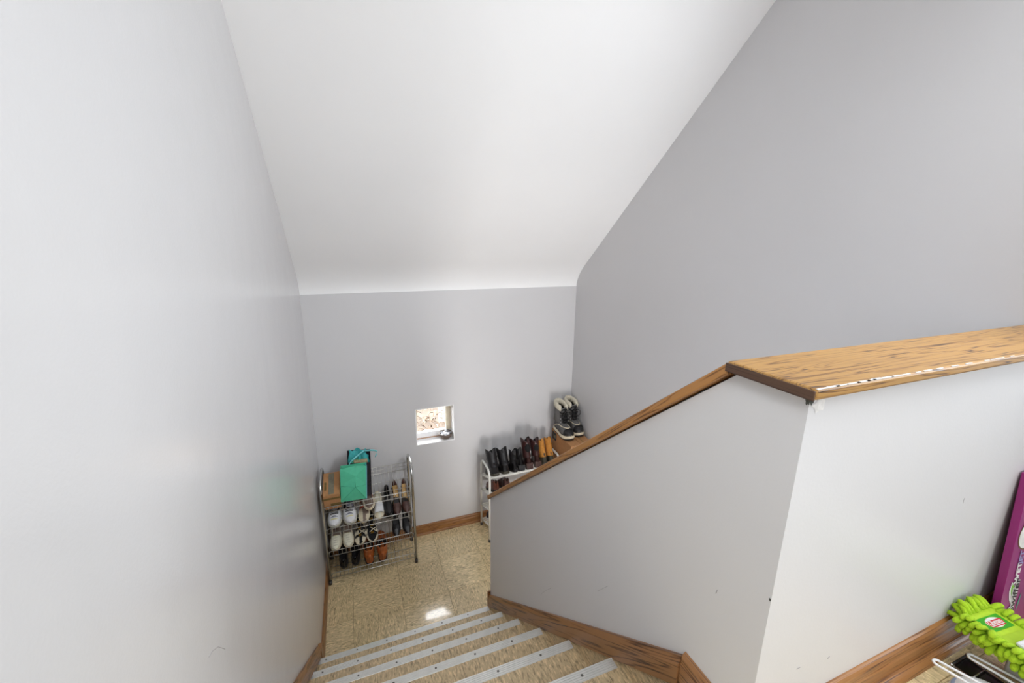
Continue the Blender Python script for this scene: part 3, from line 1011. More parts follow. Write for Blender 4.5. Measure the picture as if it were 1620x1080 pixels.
# ------------------------------------------------------------------ chrome wire shoe rack by the left wall
R1X0, R1X1, R1Y0, R1Y1 = -0.914, -0.326, 0.735, 0.985
rk = empty('shoe_rack', 'chrome wire shoe rack with four tilted shelves by the left wall', 'shoe rack', ((R1X0 + R1X1) / 2, (R1Y0 + R1Y1) / 2, 0))
off = rk.location
def loc(p):
    return (p[0] - off.x, p[1] - off.y, p[2] - off.z)
def u_frame(x, y0, y1, zt, r, rad, off_=None):
    pts = [(x, y0, 0.012), (x, y0, zt - rad)]
    for i in range(1, 7):
        a = PI / 2 * i / 6
        pts.append((x, y0 + rad - rad * math.cos(a), zt - rad + rad * math.sin(a)))
    for i in range(0, 7):
        a = PI / 2 * i / 6
        pts.append((x, y1 - rad + rad * math.sin(a), zt - rad + rad * math.cos(a)))
    pts.append((x, y1, 0.012))
    return pts
for x in (R1X0, R1X1):
    fr = part(MB().tube([loc(p) for p in u_frame(x, R1Y0, R1Y1, 0.785, .01, .085)], 0.0095, 10), 'side_frame', 'chrome', rk)
    for y in (R1Y0, R1Y1):
        part(MB().tube([loc((x, y, 0.0)), loc((x, y, 0.028))], 0.0115, 10), 'foot', 'grey_plastic', fr)
SH1 = [0.563, 0.398, 0.222, 0.045]
def shelf_z(k, y):
    return SH1[k] + 0.072 * (y - R1Y0) / (R1Y1 - R1Y0)
for k, z in enumerate(SH1):
    mb = MB()
    x0, x1 = R1X0 + .012, R1X1 - .012
    zb_ = z + 0.072
    tb = lambda pts, r: mb.tube([loc(p) for p in pts], r, 5)
    tb([(x0 - .01, R1Y0, z + .002), (x1 + .01, R1Y0, z + .002)], .0028)
    tb([(x0 - .006, R1Y0 + .001, z + .020), (x0 + .012, R1Y0 - .004, z + .042), (x1 - .012, R1Y0 - .004, z + .042), (x1 + .006, R1Y0 + .001, z + .020)], .0028)
    tb([(x0 - .01, R1Y1, zb_), (x1 + .01, R1Y1, zb_)], .0028)
    if k == 0:
        tb([(x0 - .01, R1Y1 + .001, zb_ + .055), (x1 + .01, R1Y1 + .001, zb_ + .055)], .0022)
        tb([(x0, R1Y1, zb_ + .028), (x1, R1Y1, zb_ + .028)], .0016)
    for f in (.33, .66):
        tb([(x0, R1Y0 + .25 * f, z + .072 * f - .002), (x1, R1Y0 + .25 * f, z + .072 * f - .002)], .0022)
    n_ = 21
    for i in range(n_ + 1):
        x = x0 + (x1 - x0) * i / n_
        pts = [(x, R1Y0 - .004, z + .042), (x, R1Y0 - .001, z + .003), (x, R1Y1, zb_ + .001)]
        if k == 0:
            pts.append((x, R1Y1 + .002, zb_ + .055))
        tb(pts, .0013)
    part(mb, 'wire_shelf', 'wire', rk)

GR = 'shoes on the chrome wire rack'
zt = lambda k: SH1[k] + 0.005
# second shelf
ST = THETA + .20
sneaker('white and grey sneaker nearest the left wall on the chrome rack', toe_front(-0.853, 0.750, zt(1) + .014, .245, 0.0, ST), 1, GR)
sneaker('white and grey sneaker beside the beige sandals on the chrome rack', toe_front(-0.751, 0.750, zt(1) + .014, .245, 0.0, ST), -1, GR)
sandal('beige sandal with taupe insole lying beside the white sneakers', toe_front(-0.664, 0.744, zt(1) + .006, .25, 0.0), 1, GR, Wd=.074)
sandal('beige sandal with coral straps resting on its mate', toe_front(-0.622, 0.762, zt(1) + .086, .25, 0.0, THETA), -1, GR, Wd=.074)
sandal('white flowered sandal beside the beige sandals', toe_front(-0.562, 0.746, zt(1) + .006, .25, 0.0), 1, GR, 'cream', 'offwhite', 'sn_white', 1, Wd=.066)
derby('black leather shoe between the flowered sandal and brown pumps', toe_front(-0.4945, 0.752, zt(1) + .008, .25, 0.0, THETA), -1, GR, 'black', L=.25, Wd=.052, name='black_shoe', hh=.8)
pump('dark brown pump with tan insole left of its pair', toe_front(-0.438, 0.744, zt(1) + .008, .24, 0.0, THETA + .04), 1, GR)
pump('dark brown pump with tan insole at the rack right end', toe_front(-0.370, 0.744, zt(1) + .008, .24, 0.0, THETA + .04), -1, GR)
# third shelf
slipper('off-white ribbed slipper nearest the left wall', toe_front(-0.861, 0.748, zt(2) + .010, .245, 0.0, THETA + .1), 1, GR)
slipper('off-white ribbed slipper turned beside the black strappy sandals', toe_front(-0.777, 0.750, zt(2) + .010, .245, 0.0, THETA + .1, 0), -1, GR)
sandal('black sandal with gold buckles next to the ribbed slipper', toe_front(-0.700, 0.748, zt(2) + .010, .25, 0.0, THETA + .08), 1, GR, 'cream', 'black_cloth', 'black', 2, Wd=.074)
sandal('black sandal with gold buckles next to the black pumps', toe_front(-0.617, 0.748, zt(2) + .010, .25, 0.0, THETA + .08), -1, GR, 'cream', 'black_cloth', 'black', 2, Wd=.074)
pump('plain black pump left of its pair on the third shelf', toe_front(-0.452, 0.747, zt(2) + .008, .24, 0.0, THETA + .1), 1, GR, 'black', 'black_cloth', .05)
pump('plain black pump at the right end of the third shelf', toe_front(-0.374, 0.747, zt(2) + .008, .24, 0.0, THETA + .1), -1, GR, 'black', 'black_cloth', .05)
derby('red-brown shoe lying crosswise behind the black sandals and pumps', Matrix.Translation((-0.577, 0.950, shelf_z(2, .950) + .008)) @ Matrix.Rotation(THETA, 4, 'X'), 1, GR, 'redbrown', L=.115, Wd=.05, hh=.8)
# bottom shelf
boot('cognac leather ankle boot next to the black shoes on the bottom shelf', heel_front(-0.648, 0.752, zt(3) + .008, 0.0), 1, GR, 'cognac', .14, 'black_rub', L=.24, Wd=.080, rx=.044, ry=.037, rx1=.044, ry1=.036, dip=.004, name='ankle_boot', lean=.0)
boot('cognac leather ankle boot at the right on the bottom shelf', heel_front(-0.560, 0.752, zt(3) + .008, 0.0), -1, GR, 'cognac', .14, 'black_rub', L=.24, Wd=.080, rx=.044, ry=.037, rx1=.044, ry1=.036, dip=.004, name='ankle_boot', lean=.0)
derby('black shoe nearest the left wall on the bottom shelf', heel_front(-0.822, 0.775, zt(3) + .015, 0.0), 1, GR, 'black', L=.24, Wd=.068, name='black_shoe')
derby('black shoe beside the cognac boots on the bottom shelf', heel_front(-0.745, 0.775, zt(3) + .015, 0.0), -1, GR, 'black', L=.24, Wd=.068, name='black_shoe')

# box on the top shelf
def carton(name, label, mtx, w, d, h, mat='card', group=None):
    t = thing(name, label, 'box', mtx, group)
    part(MB().box(-w / 2, w / 2, 0, d, 0, h), 'carton', mat, t, 0.0015)
    return t
tilt = Matrix.Rotation(THETA, 4, 'X')
bx_ = carton('cardboard_box', 'small taped brown cardboard box on the chrome rack', Matrix.Translation((-0.851, R1Y0 + .012, SH1[0] + .013)) @ tilt, 0.104, 0.205, 0.128)
part(MB().box(-.018, .016, .012, .195, .1282, .1292), 'tape', 'tape', bx_)
part(MB().box(-.0525, .0525, -.0012, -.0002, .090, .106), 'printed_band', 'card_dark', bx_)
part(MB().box(-.010, .0525, -.0012, -.0002, .030, .052), 'printed_band', 'card_dark', bx_)
part(MB().box(-.040, .045, .002, .0035, .1282, .1288), 'seam', 'card_dark', bx_)
part(MB().box(-.043, -.031, .05, .12, .1282, .1288), 'printed_mark', 'card_dark', bx_)

# gift bags
t = thing('gift_bag', 'mint green paper gift bag leaning on the top rack shelf', 'bag', Matrix.Translation((-0.716, R1Y0 - .002, SH1[0] + .056)) @ Matrix.Rotation(.06, 4, 'Y'))
Wb, Hb, Db = 0.164, 0.250, 0.045
def bag_panel(pts, name, mat, parent, thick=0.0012):
    mb = MB()
    n_ = len(pts)
    c_ = [sum(p[i] for p in pts) / n_ for i in range(3)]
    a_, b_, d_ = Vector(pts[0]), Vector(pts[1]), Vector(pts[2])
    nrm = (b_ - a_).cross(d_ - a_).normalized() * thick
    v = [tuple(p) for p in pts] + [tuple(Vector(p) + nrm) for p in pts]
    f = [tuple(range(n_))[::-1], tuple(range(n_, 2 * n_))] + [(i, (i + 1) % n_, n_ + (i + 1) % n_, n_ + i) for i in range(n_)]
    mb.add(v, f)
    return part(mb, name, mat, parent)
hw_ = Wb / 2
# front panel with fold relief: vertical crease above, inverted V below
fp = MB()
v = [(-hw_, 0, 0), (hw_, 0, 0), (hw_, 0, Hb * .985), (0.012, 0, Hb * 1.02), (-hw_, 0, Hb * .96),
     (0.010, -.022, Hb * .44), (0.011, -.014, Hb * .74), (-hw_, .0, Hb * .46), (hw_, .0, Hb * .42), (0, 0, 0)]
f = [(0, 9, 5), (9, 1, 5), (1, 8, 5), (8, 6, 5), (8, 2, 6), (2, 3, 6), (3, 4, 6), (4, 7, 6), (7, 5, 6), (7, 0, 5)]
fp.add(v, f)
part(fp, 'front_panel', 'mint', t)
bag_panel([(hw_, Db, 0), (-hw_, Db, 0), (-hw_, Db, Hb * .96), (hw_, Db, Hb * .985)], 'back_panel', 'mint', t)
bag_panel([(-hw_, 0, 0), (-hw_, 0, Hb * .96), (-hw_ + .012, Db / 2, Hb * .95), (-hw_ + .012, Db / 2, 0)], 'gusset', 'mint', t)
bag_panel([(-hw_ + .012, Db / 2, 0), (-hw_ + .012, Db / 2, Hb * .95), (-hw_, Db, Hb * .96), (-hw_, Db, 0)], 'gusset', 'mint', t)
bag_panel([(hw_ - .012, Db / 2, 0), (hw_ - .012, Db / 2, Hb * .97), (hw_, 0, Hb * .985), (hw_, 0, 0)], 'gusset', 'teal', t)
bag_panel([(hw_, Db, 0), (hw_, Db, Hb * .97), (hw_ - .012, Db / 2, Hb * .97), (hw_ - .012, Db / 2, 0)], 'gusset', 'teal', t)
bag_panel([(-hw_, 0, 0), (-hw_, Db, 0), (hw_, Db, 0), (hw_, 0, 0)], 'base', 'mint', t)
M['mint_fold_shade'] = plain('mint_crease_shading', (62, 158, 124), 0.6)  # darker mint paints the shading along the creases
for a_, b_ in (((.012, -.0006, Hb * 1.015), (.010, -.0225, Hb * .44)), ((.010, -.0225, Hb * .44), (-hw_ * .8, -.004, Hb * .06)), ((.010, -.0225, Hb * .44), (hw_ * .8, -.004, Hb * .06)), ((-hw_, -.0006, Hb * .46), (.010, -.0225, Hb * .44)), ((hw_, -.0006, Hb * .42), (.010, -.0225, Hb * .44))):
    part(MB().tube([a_, b_], .0009, 4), 'fold_shade_line', 'mint_fold_shade', t)
part(MB().box(hw_ - .004, hw_ + .001, -.0022, -.0004, .0, Hb * .98), 'edge_fold', 'ribbon', t)

t = thing('gift_bag', 'dark floral gift bag with teal tissue behind the mint bag', 'bag', Matrix.Translation((-0.676, R1Y0 + .062, shelf_z(0, R1Y0 + .11) + .002)) @ Matrix.Rotation(.04, 4, 'Y'))
w2, d2, h2 = 0.074, 0.10, 0.285
bag_panel([(-w2, 0, 0), (w2, 0, 0), (w2, 0, h2 * .88), (-w2, 0, h2 * .92)], 'front_panel', 'bag_dark', t)
bag_panel([(w2, d2, 0.03), (-w2, d2, 0.03), (-w2, d2, h2 * 1.08), (w2, d2, h2 * 1.05)], 'back_panel', 'bag_dark', t)
bag_panel([(-w2, d2, 0.03), (-w2, 0, 0), (-w2, 0, h2 * .92), (-w2, d2, h2 * 1.08)], 'gusset', 'bag_dark', t)
bag_panel([(w2, 0, 0), (w2, d2, 0.03), (w2, d2, h2 * 1.05), (w2, 0, h2 * .88)], 'gusset', 'bag_dark', t)
bag_panel([(-w2, d2, 0.03), (w2, d2, 0.03), (w2, 0, 0), (-w2, 0, 0)], 'base', 'bag_dark', t)
# teal tissue sheets standing out of the bag
random.seed(5)
def sheet(x0, x1, y0, y1, z0, z1, n=9, amp=.012):
    mb = MB()
    v, f = [], []
    m_ = 6
    for j in range(m_ + 1):
        for i in range(n + 1):
            u, w_ = i / n, j / m_
            v.append((x0 + (x1 - x0) * u + .006 * math.sin(9 * w_ + 3 * u), y0 + (y1 - y0) * w_ + amp * math.sin(i * 1.1 + x0 * 40) * w_, z0 + (z1 - z0) * w_ + amp * .9 * math.sin(i * 1.2 + y0 * 30) * w_ * w_))
    for j in range(m_):
        for i in range(n):
            a = j * (n + 1) + i
            f.append((a, a + 1, a + n + 2, a + n + 1))
    mb.add(v, f, True)
    return mb
part(sheet(-w2 + .008, w2 - .022, d2 * .55, d2 * .93, h2 * .55, h2 * 1.10), 'tissue_paper', 'teal', t)
part(sheet(-.005, w2 - .006, d2 * .35, d2 * .5, h2 * .5, h2 * 1.02), 'tissue_paper', 'teal', t)
part(sheet(-w2 + .02, .03, d2 * .45, d2 * .30, h2 * .5, h2 * .95), 'tissue_paper', 'mint', t)
part(MB().box(-.035, .055, d2 * .08, d2 * .40, .05, h2 * .93), 'parcel', 'parcel', t, 0.006)
def ribbon(pts, w, parent, name='ribbon_handle'):
    mb = MB()
    rings = [[(p[0], p[1], p[2] - w / 2), (p[0], p[1] - .001, p[2] + w / 2), (p[0], p[1] + .001, p[2] + w / 2), (p[0], p[1] + .002, p[2] - w / 2)] for p in pts]
    mb.loft(rings, True, True, True)
    return part(mb, name, 'ribbon', parent)
arcp = lambda P0, P1, P2, n=12: [tuple((Vector(P0) * (1 - k / n) ** 2 + Vector(P1) * 2 * (k / n) * (1 - k / n) + Vector(P2) * (k / n) ** 2)) for k in range(n + 1)]
ribbon(arcp((.035, d2 * .6, h2 * 1.09), (-.10, -.02, h2 * .92), (-.055, -.012, h2 * .80)), .013, t)
ribbon(arcp((.035, d2 * .6, h2 * 1.09), (.16, d2 * .5, h2 * 1.12), (.105, d2 * .45, h2 * .93)), .013, t)

# ------------------------------------------------------------------ white shoe rack behind the half wall
R2X0, R2X1, R2Y0, R2Y1 = 0.252, 0.858, 0.748, 0.972
rk2 = empty('shoe_rack', 'white tube shoe rack behind the end of the half wall', 'shoe rack', ((R2X0 + R2X1) / 2, (R2Y0 + R2Y1) / 2, 0))
off = rk2.location
for x in (R2X0, R2X1):
    fr = part(MB().tube([loc(p) for p in u_frame(x, R2Y0, R2Y1, 0.625, .01, .075)], 0.009, 10), 'side_frame', 'white_tube', rk2)
    for y in (R2Y0, R2Y1):
        part(MB().tube([loc((x, y, 0.0)), loc((x, y, 0.024))], 0.011, 10), 'foot', 'grey_plastic', fr)
SH2 = [(.565, .475), (.425, .335), (.285, .195), (.145, .055)]
for zf, zr in SH2:
    sh_ = part(MB().tube([loc((R2X0, R2Y0, zf)), loc((R2X1, R2Y0, zf))], .0065, 8), 'front_rail', 'white_tube', rk2)
    part(MB().tube([loc((R2X0, R2Y1, zr)), loc((R2X1, R2Y1, zr))], .0065, 8), 'rear_rail', 'white_tube', rk2)
    for x in (R2X0, R2X1):
        part(MB().tube([loc((x, R2Y0, zf)), loc((x, R2Y1, zr))], .0065, 8), 'side_rail', 'white_tube', rk2)
    for f in (.2, .4, .6, .8):
        part(MB().tube([loc((R2X0, R2Y0 + .224 * f, zf + (zr - zf) * f)), loc((R2X1, R2Y0 + .224 * f, zf + (zr - zf) * f))], .004, 6), 'shelf_bar', 'white_tube', rk2)
PH2 = math.atan2(.09, .224)
def on_rack2(k, x, y, yaw=0.0, extra=0.0, roll=0.0):
    """heel near the front rail, toe down towards the wall"""
    zf, zr = SH2[k]
    z = zf + (zr - zf) * (y - R2Y0) / .224 + .007
    return Matrix.Translation((x, y, z)) @ Matrix.Rotation(PI / 2 + yaw, 4, 'Z') @ Matrix.Rotation(PH2 + extra, 4, 'Y') @ Matrix.Rotation(roll, 4, 'X')
G2 = 'boots and shoes on the white tube rack'
boot('black lace-up boot at the left end of the white rack', on_rack2(0, .313, .760, .0), 1, G2, 'black', .19, 'olive', L=.205, Wd=.08, laces='black_rub', lower='black', rx=.046, rx1=.058, ry=.036, ry1=.043, lean=.035, name='lace_boot', dip=.014)
boot('black lace-up boot second from the left on the white rack', on_rack2(0, .399, .764, 0), -1, G2, 'black', .185, 'olive', L=.20, Wd=.08, laces='black_rub', rx1=.056, ry=.036, ry1=.042, lean=.03, name='lace_boot', dip=.016)
boot('low black boot with open collar beside the lace-up boots', on_rack2(0, .4755, .760, .0), 1, G2, 'black', .165, 'black_rub', L=.205, Wd=.048, rx=.036, ry=.024, rx1=.044, ry1=.026, lean=-.02, name='ankle_boot', dip=.016)
boot('slim black heeled boot just left of the oxblood boots', on_rack2(0, .531, .764, 0), -1, G2, 'black', .170, 'black_rub', L=.20, Wd=.05, heel=.03, rx=.032, ry=.025, lean=-.005, name='ankle_boot', dip=.01)
boot('dark oxblood boot with notched top and side zipper', on_rack2(0, .600, .764, .0), 1, G2, 'oxblood', .235, 'brown', L=.205, Wd=.062, heel=.035, rx=.042, ry=.032, rx1=.056, ry1=.036, lean=-.012, dip=.018, zipper=True, name='heeled_boot')
boot('dark oxblood boot beside the tan boots', on_rack2(0, .677, .770, .0), -1, G2, 'oxblood', .222, 'brown', L=.20, Wd=.062, heel=.035, rx=.042, ry=.032, rx1=.054, ry1=.038, lean=-.01, dip=.014, zipper=True, name='heeled_boot')
boot('wheat tan boot beside the oxblood boots', on_rack2(0, .752, .796, .0), 1, G2, 'tanboot', .205, 'olive', L=.17, Wd=.056, rx=.034, ry=.028, lean=.006, lower='olive', dip=.006, name='duck_boot')
boot('wheat tan boot at the right end of the white rack', on_rack2(0, .8165, .802, .0), -1, G2, 'tanboot', .21, 'olive', L=.165, Wd=.056, rx=.034, ry=.028, lean=.006, lower='olive', dip=.006, name='duck_boot')
derby('brown leather shoe at the left end of the second white shelf', on_rack2(1, .316, .755, .0), 1, G2, 'redbrown', L=.205, Wd=.08)
derby('brown leather shoe second on the second white shelf', on_rack2(1, .408, .755, .0), -1, G2, 'brown', L=.205, Wd=.08)
derby('navy shoe with white sole on the lowest white shelf', on_rack2(3, .318, .770, .0), 1, G2, 'navy', L=.19, Wd=.08, sole='sn_white', name='canvas_shoe')

# ------------------------------------------------------------------ cardboard box and winter boots in the corner
bxm = Matrix.Translation((0.978, 0.632, 0.0)) @ Matrix.Rotation(-.02, 4, 'Z')
t = thing('cardboard_box', 'brown cardboard box with black label in the corner', 'box', bxm)
bw, bd, bh = 0.192, 0.345, 0.775
part(MB().box(-bw / 2, bw / 2, 0, bd, 0, bh), 'carton', 'card', t, 0.002)
part(MB().box(-bw / 2 - .0012, -bw / 2 - .0002, .255, .33, .695, .762), 'label', 'black_label', t, 0, 'black printed label')
for q, (yy, hh_) in enumerate(((.268, .030), (.282, .022), (.298, .034))):
    part(MB().box(-bw / 2 - .0018, -bw / 2 - .0012, yy, yy + .006, .715, .715 + hh_), 'label_print', 'parcel', t)
part(MB().box(-bw / 2 + .002, -.010, .002, bd - .002, bh + .0006, bh + .0036, Matrix.Rotation(0.0, 4, 'Y')), 'flap', 'card', t)
part(MB().box(-.002, bw / 2 - .002, .002, bd - .002, bh + .0006, bh + .0036), 'flap', 'card', t)
part(MB().box(.028, .034, .002, bd - .002, bh + .0036, bh + .0042), 'flap_crease', 'card_dark', t)

def winter_boot(label, mtx, side):
    t = thing('winter_boot', label, 'boot', mtx, 'winter boots in the corner')
    L = .265
    s_ = Shoe(L, .094, side)
    T_ = Shoe.TS_
    part(s_.sole(.012, .004), 'outsole', 'black_rub', t)
    part(MB().loft([s_.ring(T_, .006, .012), s_.ring(T_, .007, .020), s_.ring(T_, .005, .032), s_.ring(T_, .001, .034)], True, False, True), 'midsole', 'cream', t)
    hs = [(0, .075), (.08, .085), (.2, .088), (.4, .084), (.52, .074), (.64, .060), (.8, .052), (.92, .040), (1, .016)]
    part(s_.upper(.030, hs, full=1.0)[0], 'rubber_foot', 'black_rub', t)
    hs2 = [(a, b_ + .003) for a, b_ in hs]
    o, _l = s_.upper(.044, [(a, max(.004, b_ - .008)) for a, b_ in hs], t0=0.0, t1=.80, full=1.02)
    part(o, 'suede_vamp', 'suede', t)
    # pale welt line around the rubber
    pts = []
    for i in range(25):
        a = -PI / 2 + PI * i / 24
        tt = .80 - .72 * (1 - math.cos(a)) * .9
        tt = max(.03, tt)
        yy = s_.c(tt) + (s_.hw(tt) * 1.04) * math.sin(a)
        zz = .046 + interp(hs, tt) * (math.cos(a) ** .62 if math.cos(a) > 0 else 0) * .86
        pts.append((tt * L, yy, zz))
    part(MB().tube(pts, .0035, 6), 'welt_line', 'cream', t)
    o, l_ = s_.shaft(.10, .235, .27, .060, .044, .064, .047, .004, dip=0)
    part(o, 'shaft', 'suede', t)
    part(l_, 'lining', 'black_cloth', t)
    # fleece cuff, open at the front
    mb = MB()
    cx, cz = .27 * L + .004, .238
    rings = []
    n_ = 30
    random.seed(3 if side > 0 else 9)
    for i in range(n_ + 1):
        a = math.radians(38 + (322 - 38) * i / n_)
        cc = Vector((cx + .064 * math.cos(a), s_.c(.2) + .037 * math.sin(a), cz + .012 * math.cos(a) * -1))
        rr = .0185 if 0 < i < n_ else .012
        rad = Vector((math.cos(a), math.sin(a), 0))
        ring_ = []
        for q in range(10):
            b_ = 2 * PI * q / 10
            r_ = rr * (1 + random.uniform(-.14, .14))
            ring_.append(tuple(cc + rad * r_ * .85 * math.cos(b_) + Vector((0, 0, 1)) * r_ * 1.35 * math.sin(b_)))
        rings.append(ring_)
    mb.loft(rings, True, True, True)
    part(mb, 'fleece_cuff', 'fur', t)
    # tongue, hooks and laces
    tg = MB()
    tg.loft([[(x_, -.020, z_), (x_ + .006, 0, z_), (x_, .020, z_), (x_ - .006, 0, z_)] for x_, z_ in ((.152, .11), (.142, .16), (.140, .205), (.143, .228))], True, True, True)
    part(tg, 'tongue', 'black_cloth', t)
    for q in range(4):
        z = .118 + .026 * q
        x_ = .155 - .006 * q
        a_ = MB().tube([(x_ - .014, -.034, z), (x_ + .008, -.006, z + .010), (x_ + .008, .006, z + .012), (x_ - .014, .034, z + .022)], .0028, 5)
        part(a_, 'lace', 'black', t)
        a_ = MB().tube([(x_ - .014, .034, z), (x_ + .009, .006, z + .010), (x_ + .009, -.006, z + .012), (x_ - .014, -.034, z + .022)], .0028, 5)
        part(a_, 'lace', 'black', t)
        for sg in (-1, 1):
            part(MB().ball((x_ - .013, sg * .034, z), .005, 6, 4), 'eyelet', 'silver' if q < 2 else 'black_rub', t)
    for sg in (-1, 1):
        lp = [(.150, 0, .205)] + [(.158 + .022 * math.sin(k / 8 * PI), sg * .034 * math.sin(k / 8 * PI * .98), .205 - .050 * (k / 8) + .012 * math.sin(k / 4 * PI)) for k in range(1, 8)] + [(.158, sg * .006, .186)]
        part(MB().tube(lp, .0026, 5), 'lace_bow', 'black', t)
    for sg in (-1, 1):
        part(MB().tube([(.150, sg * .01, .215), (.160, sg * .026, .222), (.155, sg * .038, .210), (.147, sg * .026, .204), (.150, sg * .01, .21)], .0028, 5), 'collar_loop', 'suede', t)
    return t
winter_boot('grey winter boot with fleece cuff on the box, left one', toe_front(0.925, 0.705, bh + .0045, .265, 0.02, 0), -1)
winter_boot('grey winter boot with fleece cuff on the box, beside right wall', toe_front(1.029, 0.735, bh + .0045, .265, 0.0, 0), 1)

# ------------------------------------------------------------------ cleaning things on the upper floor by the half wall
M['purple'] = plain('magenta_print', (142, 30, 108), 0.35, 0, 0.08, 6)
M['print_white'] = plain('white_print', (232, 230, 226), 0.4)
M['print_black'] = plain('black_ink', (22, 22, 26), 0.45)
M['print_lav'] = plain('lavender_print', (156, 150, 196), 0.4)
M['print_green'] = plain('green_print', (126, 190, 60), 0.45)
M['print_teal'] = plain('teal_print', (60, 150, 130), 0.45)
M['lime'] = plain('lime_fabric', (176, 208, 40), 0.75, 0, 0.08, 60)
M['lime_dark'] = plain('lime_webbing', (160, 190, 36), 0.8, 0, 0.06, 60)
M['noodle'] = plain('lime_chenille', (164, 200, 30), 0.9, 0, 0.16, 150, 0.8, 500)
M['lab_green'] = plain('label_green', (58, 160, 30), 0.45, 0, 0.2, 30)
M['lab_red'] = plain('label_red', (206, 44, 48), 0.45)
M['lab_grey'] = plain('label_white', (222, 226, 226), 0.4)
M['tray'] = plain('black_tray', (26, 24, 24), 0.18, 0, 0.2, 20)
M['hanger'] = plain('white_plastic', (226, 226, 226), 0.35)
M['white_roll'] = plain('white_paper_roll', (214, 216, 216), 0.8, 0, 0.03)
M['cloth'] = plain('white_cotton', (214, 214, 214), 0.9, 0, 0.06, 60)
M['cloth_blue'] = plain('pale_blue_stripe', (150, 168, 200), 0.9, 0, 0.06, 60)
M['peach'] = plain('peach_fabric', (226, 150, 120), 0.8, 0, 0.1, 40)

def face_mtx(u, v, rot=True):
    """point on the leaning front face of the purple carton, lettering reads upwards"""
    z = v - ZU
    m = Matrix(((0, -1, 0, u), (0, 0, -1, 0), (1, 0, 0, v), (0, 0, 0, 1)))
    return m
LEAN = math.atan(0.061)
box_o = Matrix.Translation((0.83, -1.6006, ZU + .001)) @ Matrix.Rotation(-LEAN, 4, 'X')
t = thing('carton', 'purple printed mop refill carton leaning on the half wall', 'box', box_o)
part(MB().box(0, .245, 0.0, .015, 0, .46), 'carton', 'purple', t, 0.001)
def disc_part(cx, cz, rx, rz, dy, mat, name, n=32, squash=None):
    mb = MB()
    v = [(cx + rx * math.cos(2 * PI * k / n), -dy, cz + rz * math.sin(2 * PI * k / n)) for k in range(n)]
    mb.add(v, [tuple(range(n))])
    return part(mb, name, mat, t)
vz = lambda v: v - ZU
disc_part(.064, vz(1.652), .052, .044, .0006, 'card_dark', 'emblem_rim')
disc_part(.064, vz(1.652), .049, .041, .0010, 'print_white', 'emblem')
# leaf shapes behind the brand lettering
def leaf(pts, mat, dy):
    mb = MB()
    mb.add([(p[0], -dy, p[1]) for p in pts], [tuple(range(len(pts)))])
    return part(mb, 'leaf_mark', mat, t)
leaf([(.060, vz(1.445)), (.040, vz(1.468)), (.030, vz(1.496)), (.034, vz(1.522)), (.050, vz(1.510)), (.060, vz(1.488)), (.066, vz(1.462))], 'print_white', .0006)
leaf([(.056, vz(1.470)), (.042, vz(1.486)), (.036, vz(1.503)), (.040, vz(1.516)), (.052, vz(1.504)), (.058, vz(1.488))], 'print_green', .0010)
leaf([(.092, vz(1.418)), (.100, vz(1.440)), (.104, vz(1.470)), (.098, vz(1.462)), (.092, vz(1.440))], 'print_teal', .0008)
FM = lambda u, v, dy: Matrix(((0, -1, 0, u), (0, 0, -1, -dy), (1, 0, 0, vz(v)), (0, 0, 0, 1)))
lettering('brand_outline', 'Swiffer', .036, 'print_white', t, FM(.072, 1.424, .0016), .25, .0028)
lettering('brand_lettering', 'Swiffer', .036, 'print_black', t, FM(.072, 1.424, .0022), .25, .0006)
lettering('lettering', 'WET', .028, 'print_white', t, FM(.060, 1.512, .0016), .15, .0010)
lettering('lettering', 'JET', .028, 'print_lav', t, FM(.060, 1.568, .0016), .15, .0006)

# chenille mop head
ZM = 1.478
MX0, MX1, MY1, MY0 = .690, .778, -1.586, -1.90
t = thing('mop_head', 'lime green chenille mop head lying beside the purple carton', 'mop', Matrix.Translation(((MX0 + MX1) / 2, MY1, ZM)) @ Matrix.Rotation(-0.10, 4, 'Z'))
hw_ = (MX1 - MX0) / 2
Lm = MY1 - MY0
mb = MB()
rg = []
for yy, dz in ((0, .004), (-.012, .001), (-.03, 0), (-.12, 0), (-Lm, 0)):
    rg.append([(-hw_, yy, dz + .003), (-hw_ + .008, yy, dz), (0, yy, dz - .001), (hw_ - .008, yy, dz), (hw_, yy, dz + .003), (hw_, yy, -.022), (-hw_, yy, -.022)])
mb.loft(rg, True, True, True)
part(mb, 'pad', 'lime', t)
part(MB().box(-hw_ + .002, hw_ - .002, -.150, -.062, .0004, .0016), 'webbing', 'lime_dark', t)
part(MB().box(-hw_ + .010, hw_ - .010, -.30, -.082, .0018, .010), 'handle_plate', 'hanger', t, .003)
lb = part(MB().box(-.037, .035, -.050, -.017, .0002, .0012), 'label', 'lab_green', t, 0, 'green brand label')
def lab_disc(cx, cy, rx, ry, z, mat, name, rot=0.0, n=28):
    mb = MB()
    mb.add([(cx + rx * math.cos(2 * PI * k / n), cy + ry * math.sin(2 * PI * k / n), z) for k in range(n)], [tuple(range(n))])
    return part(mb, name, mat, lb)
lab_disc(0, -.033, .026, .0125, .0014, 'yellow', 'oval_rim')
lab_disc(0, -.033, .0245, .0115, .0016, 'lab_grey', 'oval')
mb = MB()
mb.add([(-.024, -.0385, .0018), (.024, -.0385, .0018), (.026, -.0275, .0018), (-.022, -.0275, .0018)], [(0, 1, 2, 3)])
part(mb, 'red_band', 'lab_red', lb)
lettering('lettering', 'Libman', .0145, 'print_white', lb, Matrix.Translation((-.0215, -.0372, .0021)), .1, .0003)
part(MB().box(-.024, .022, -.0425, -.0405, .0016, .0020), 'underline', 'lab_red', lb)
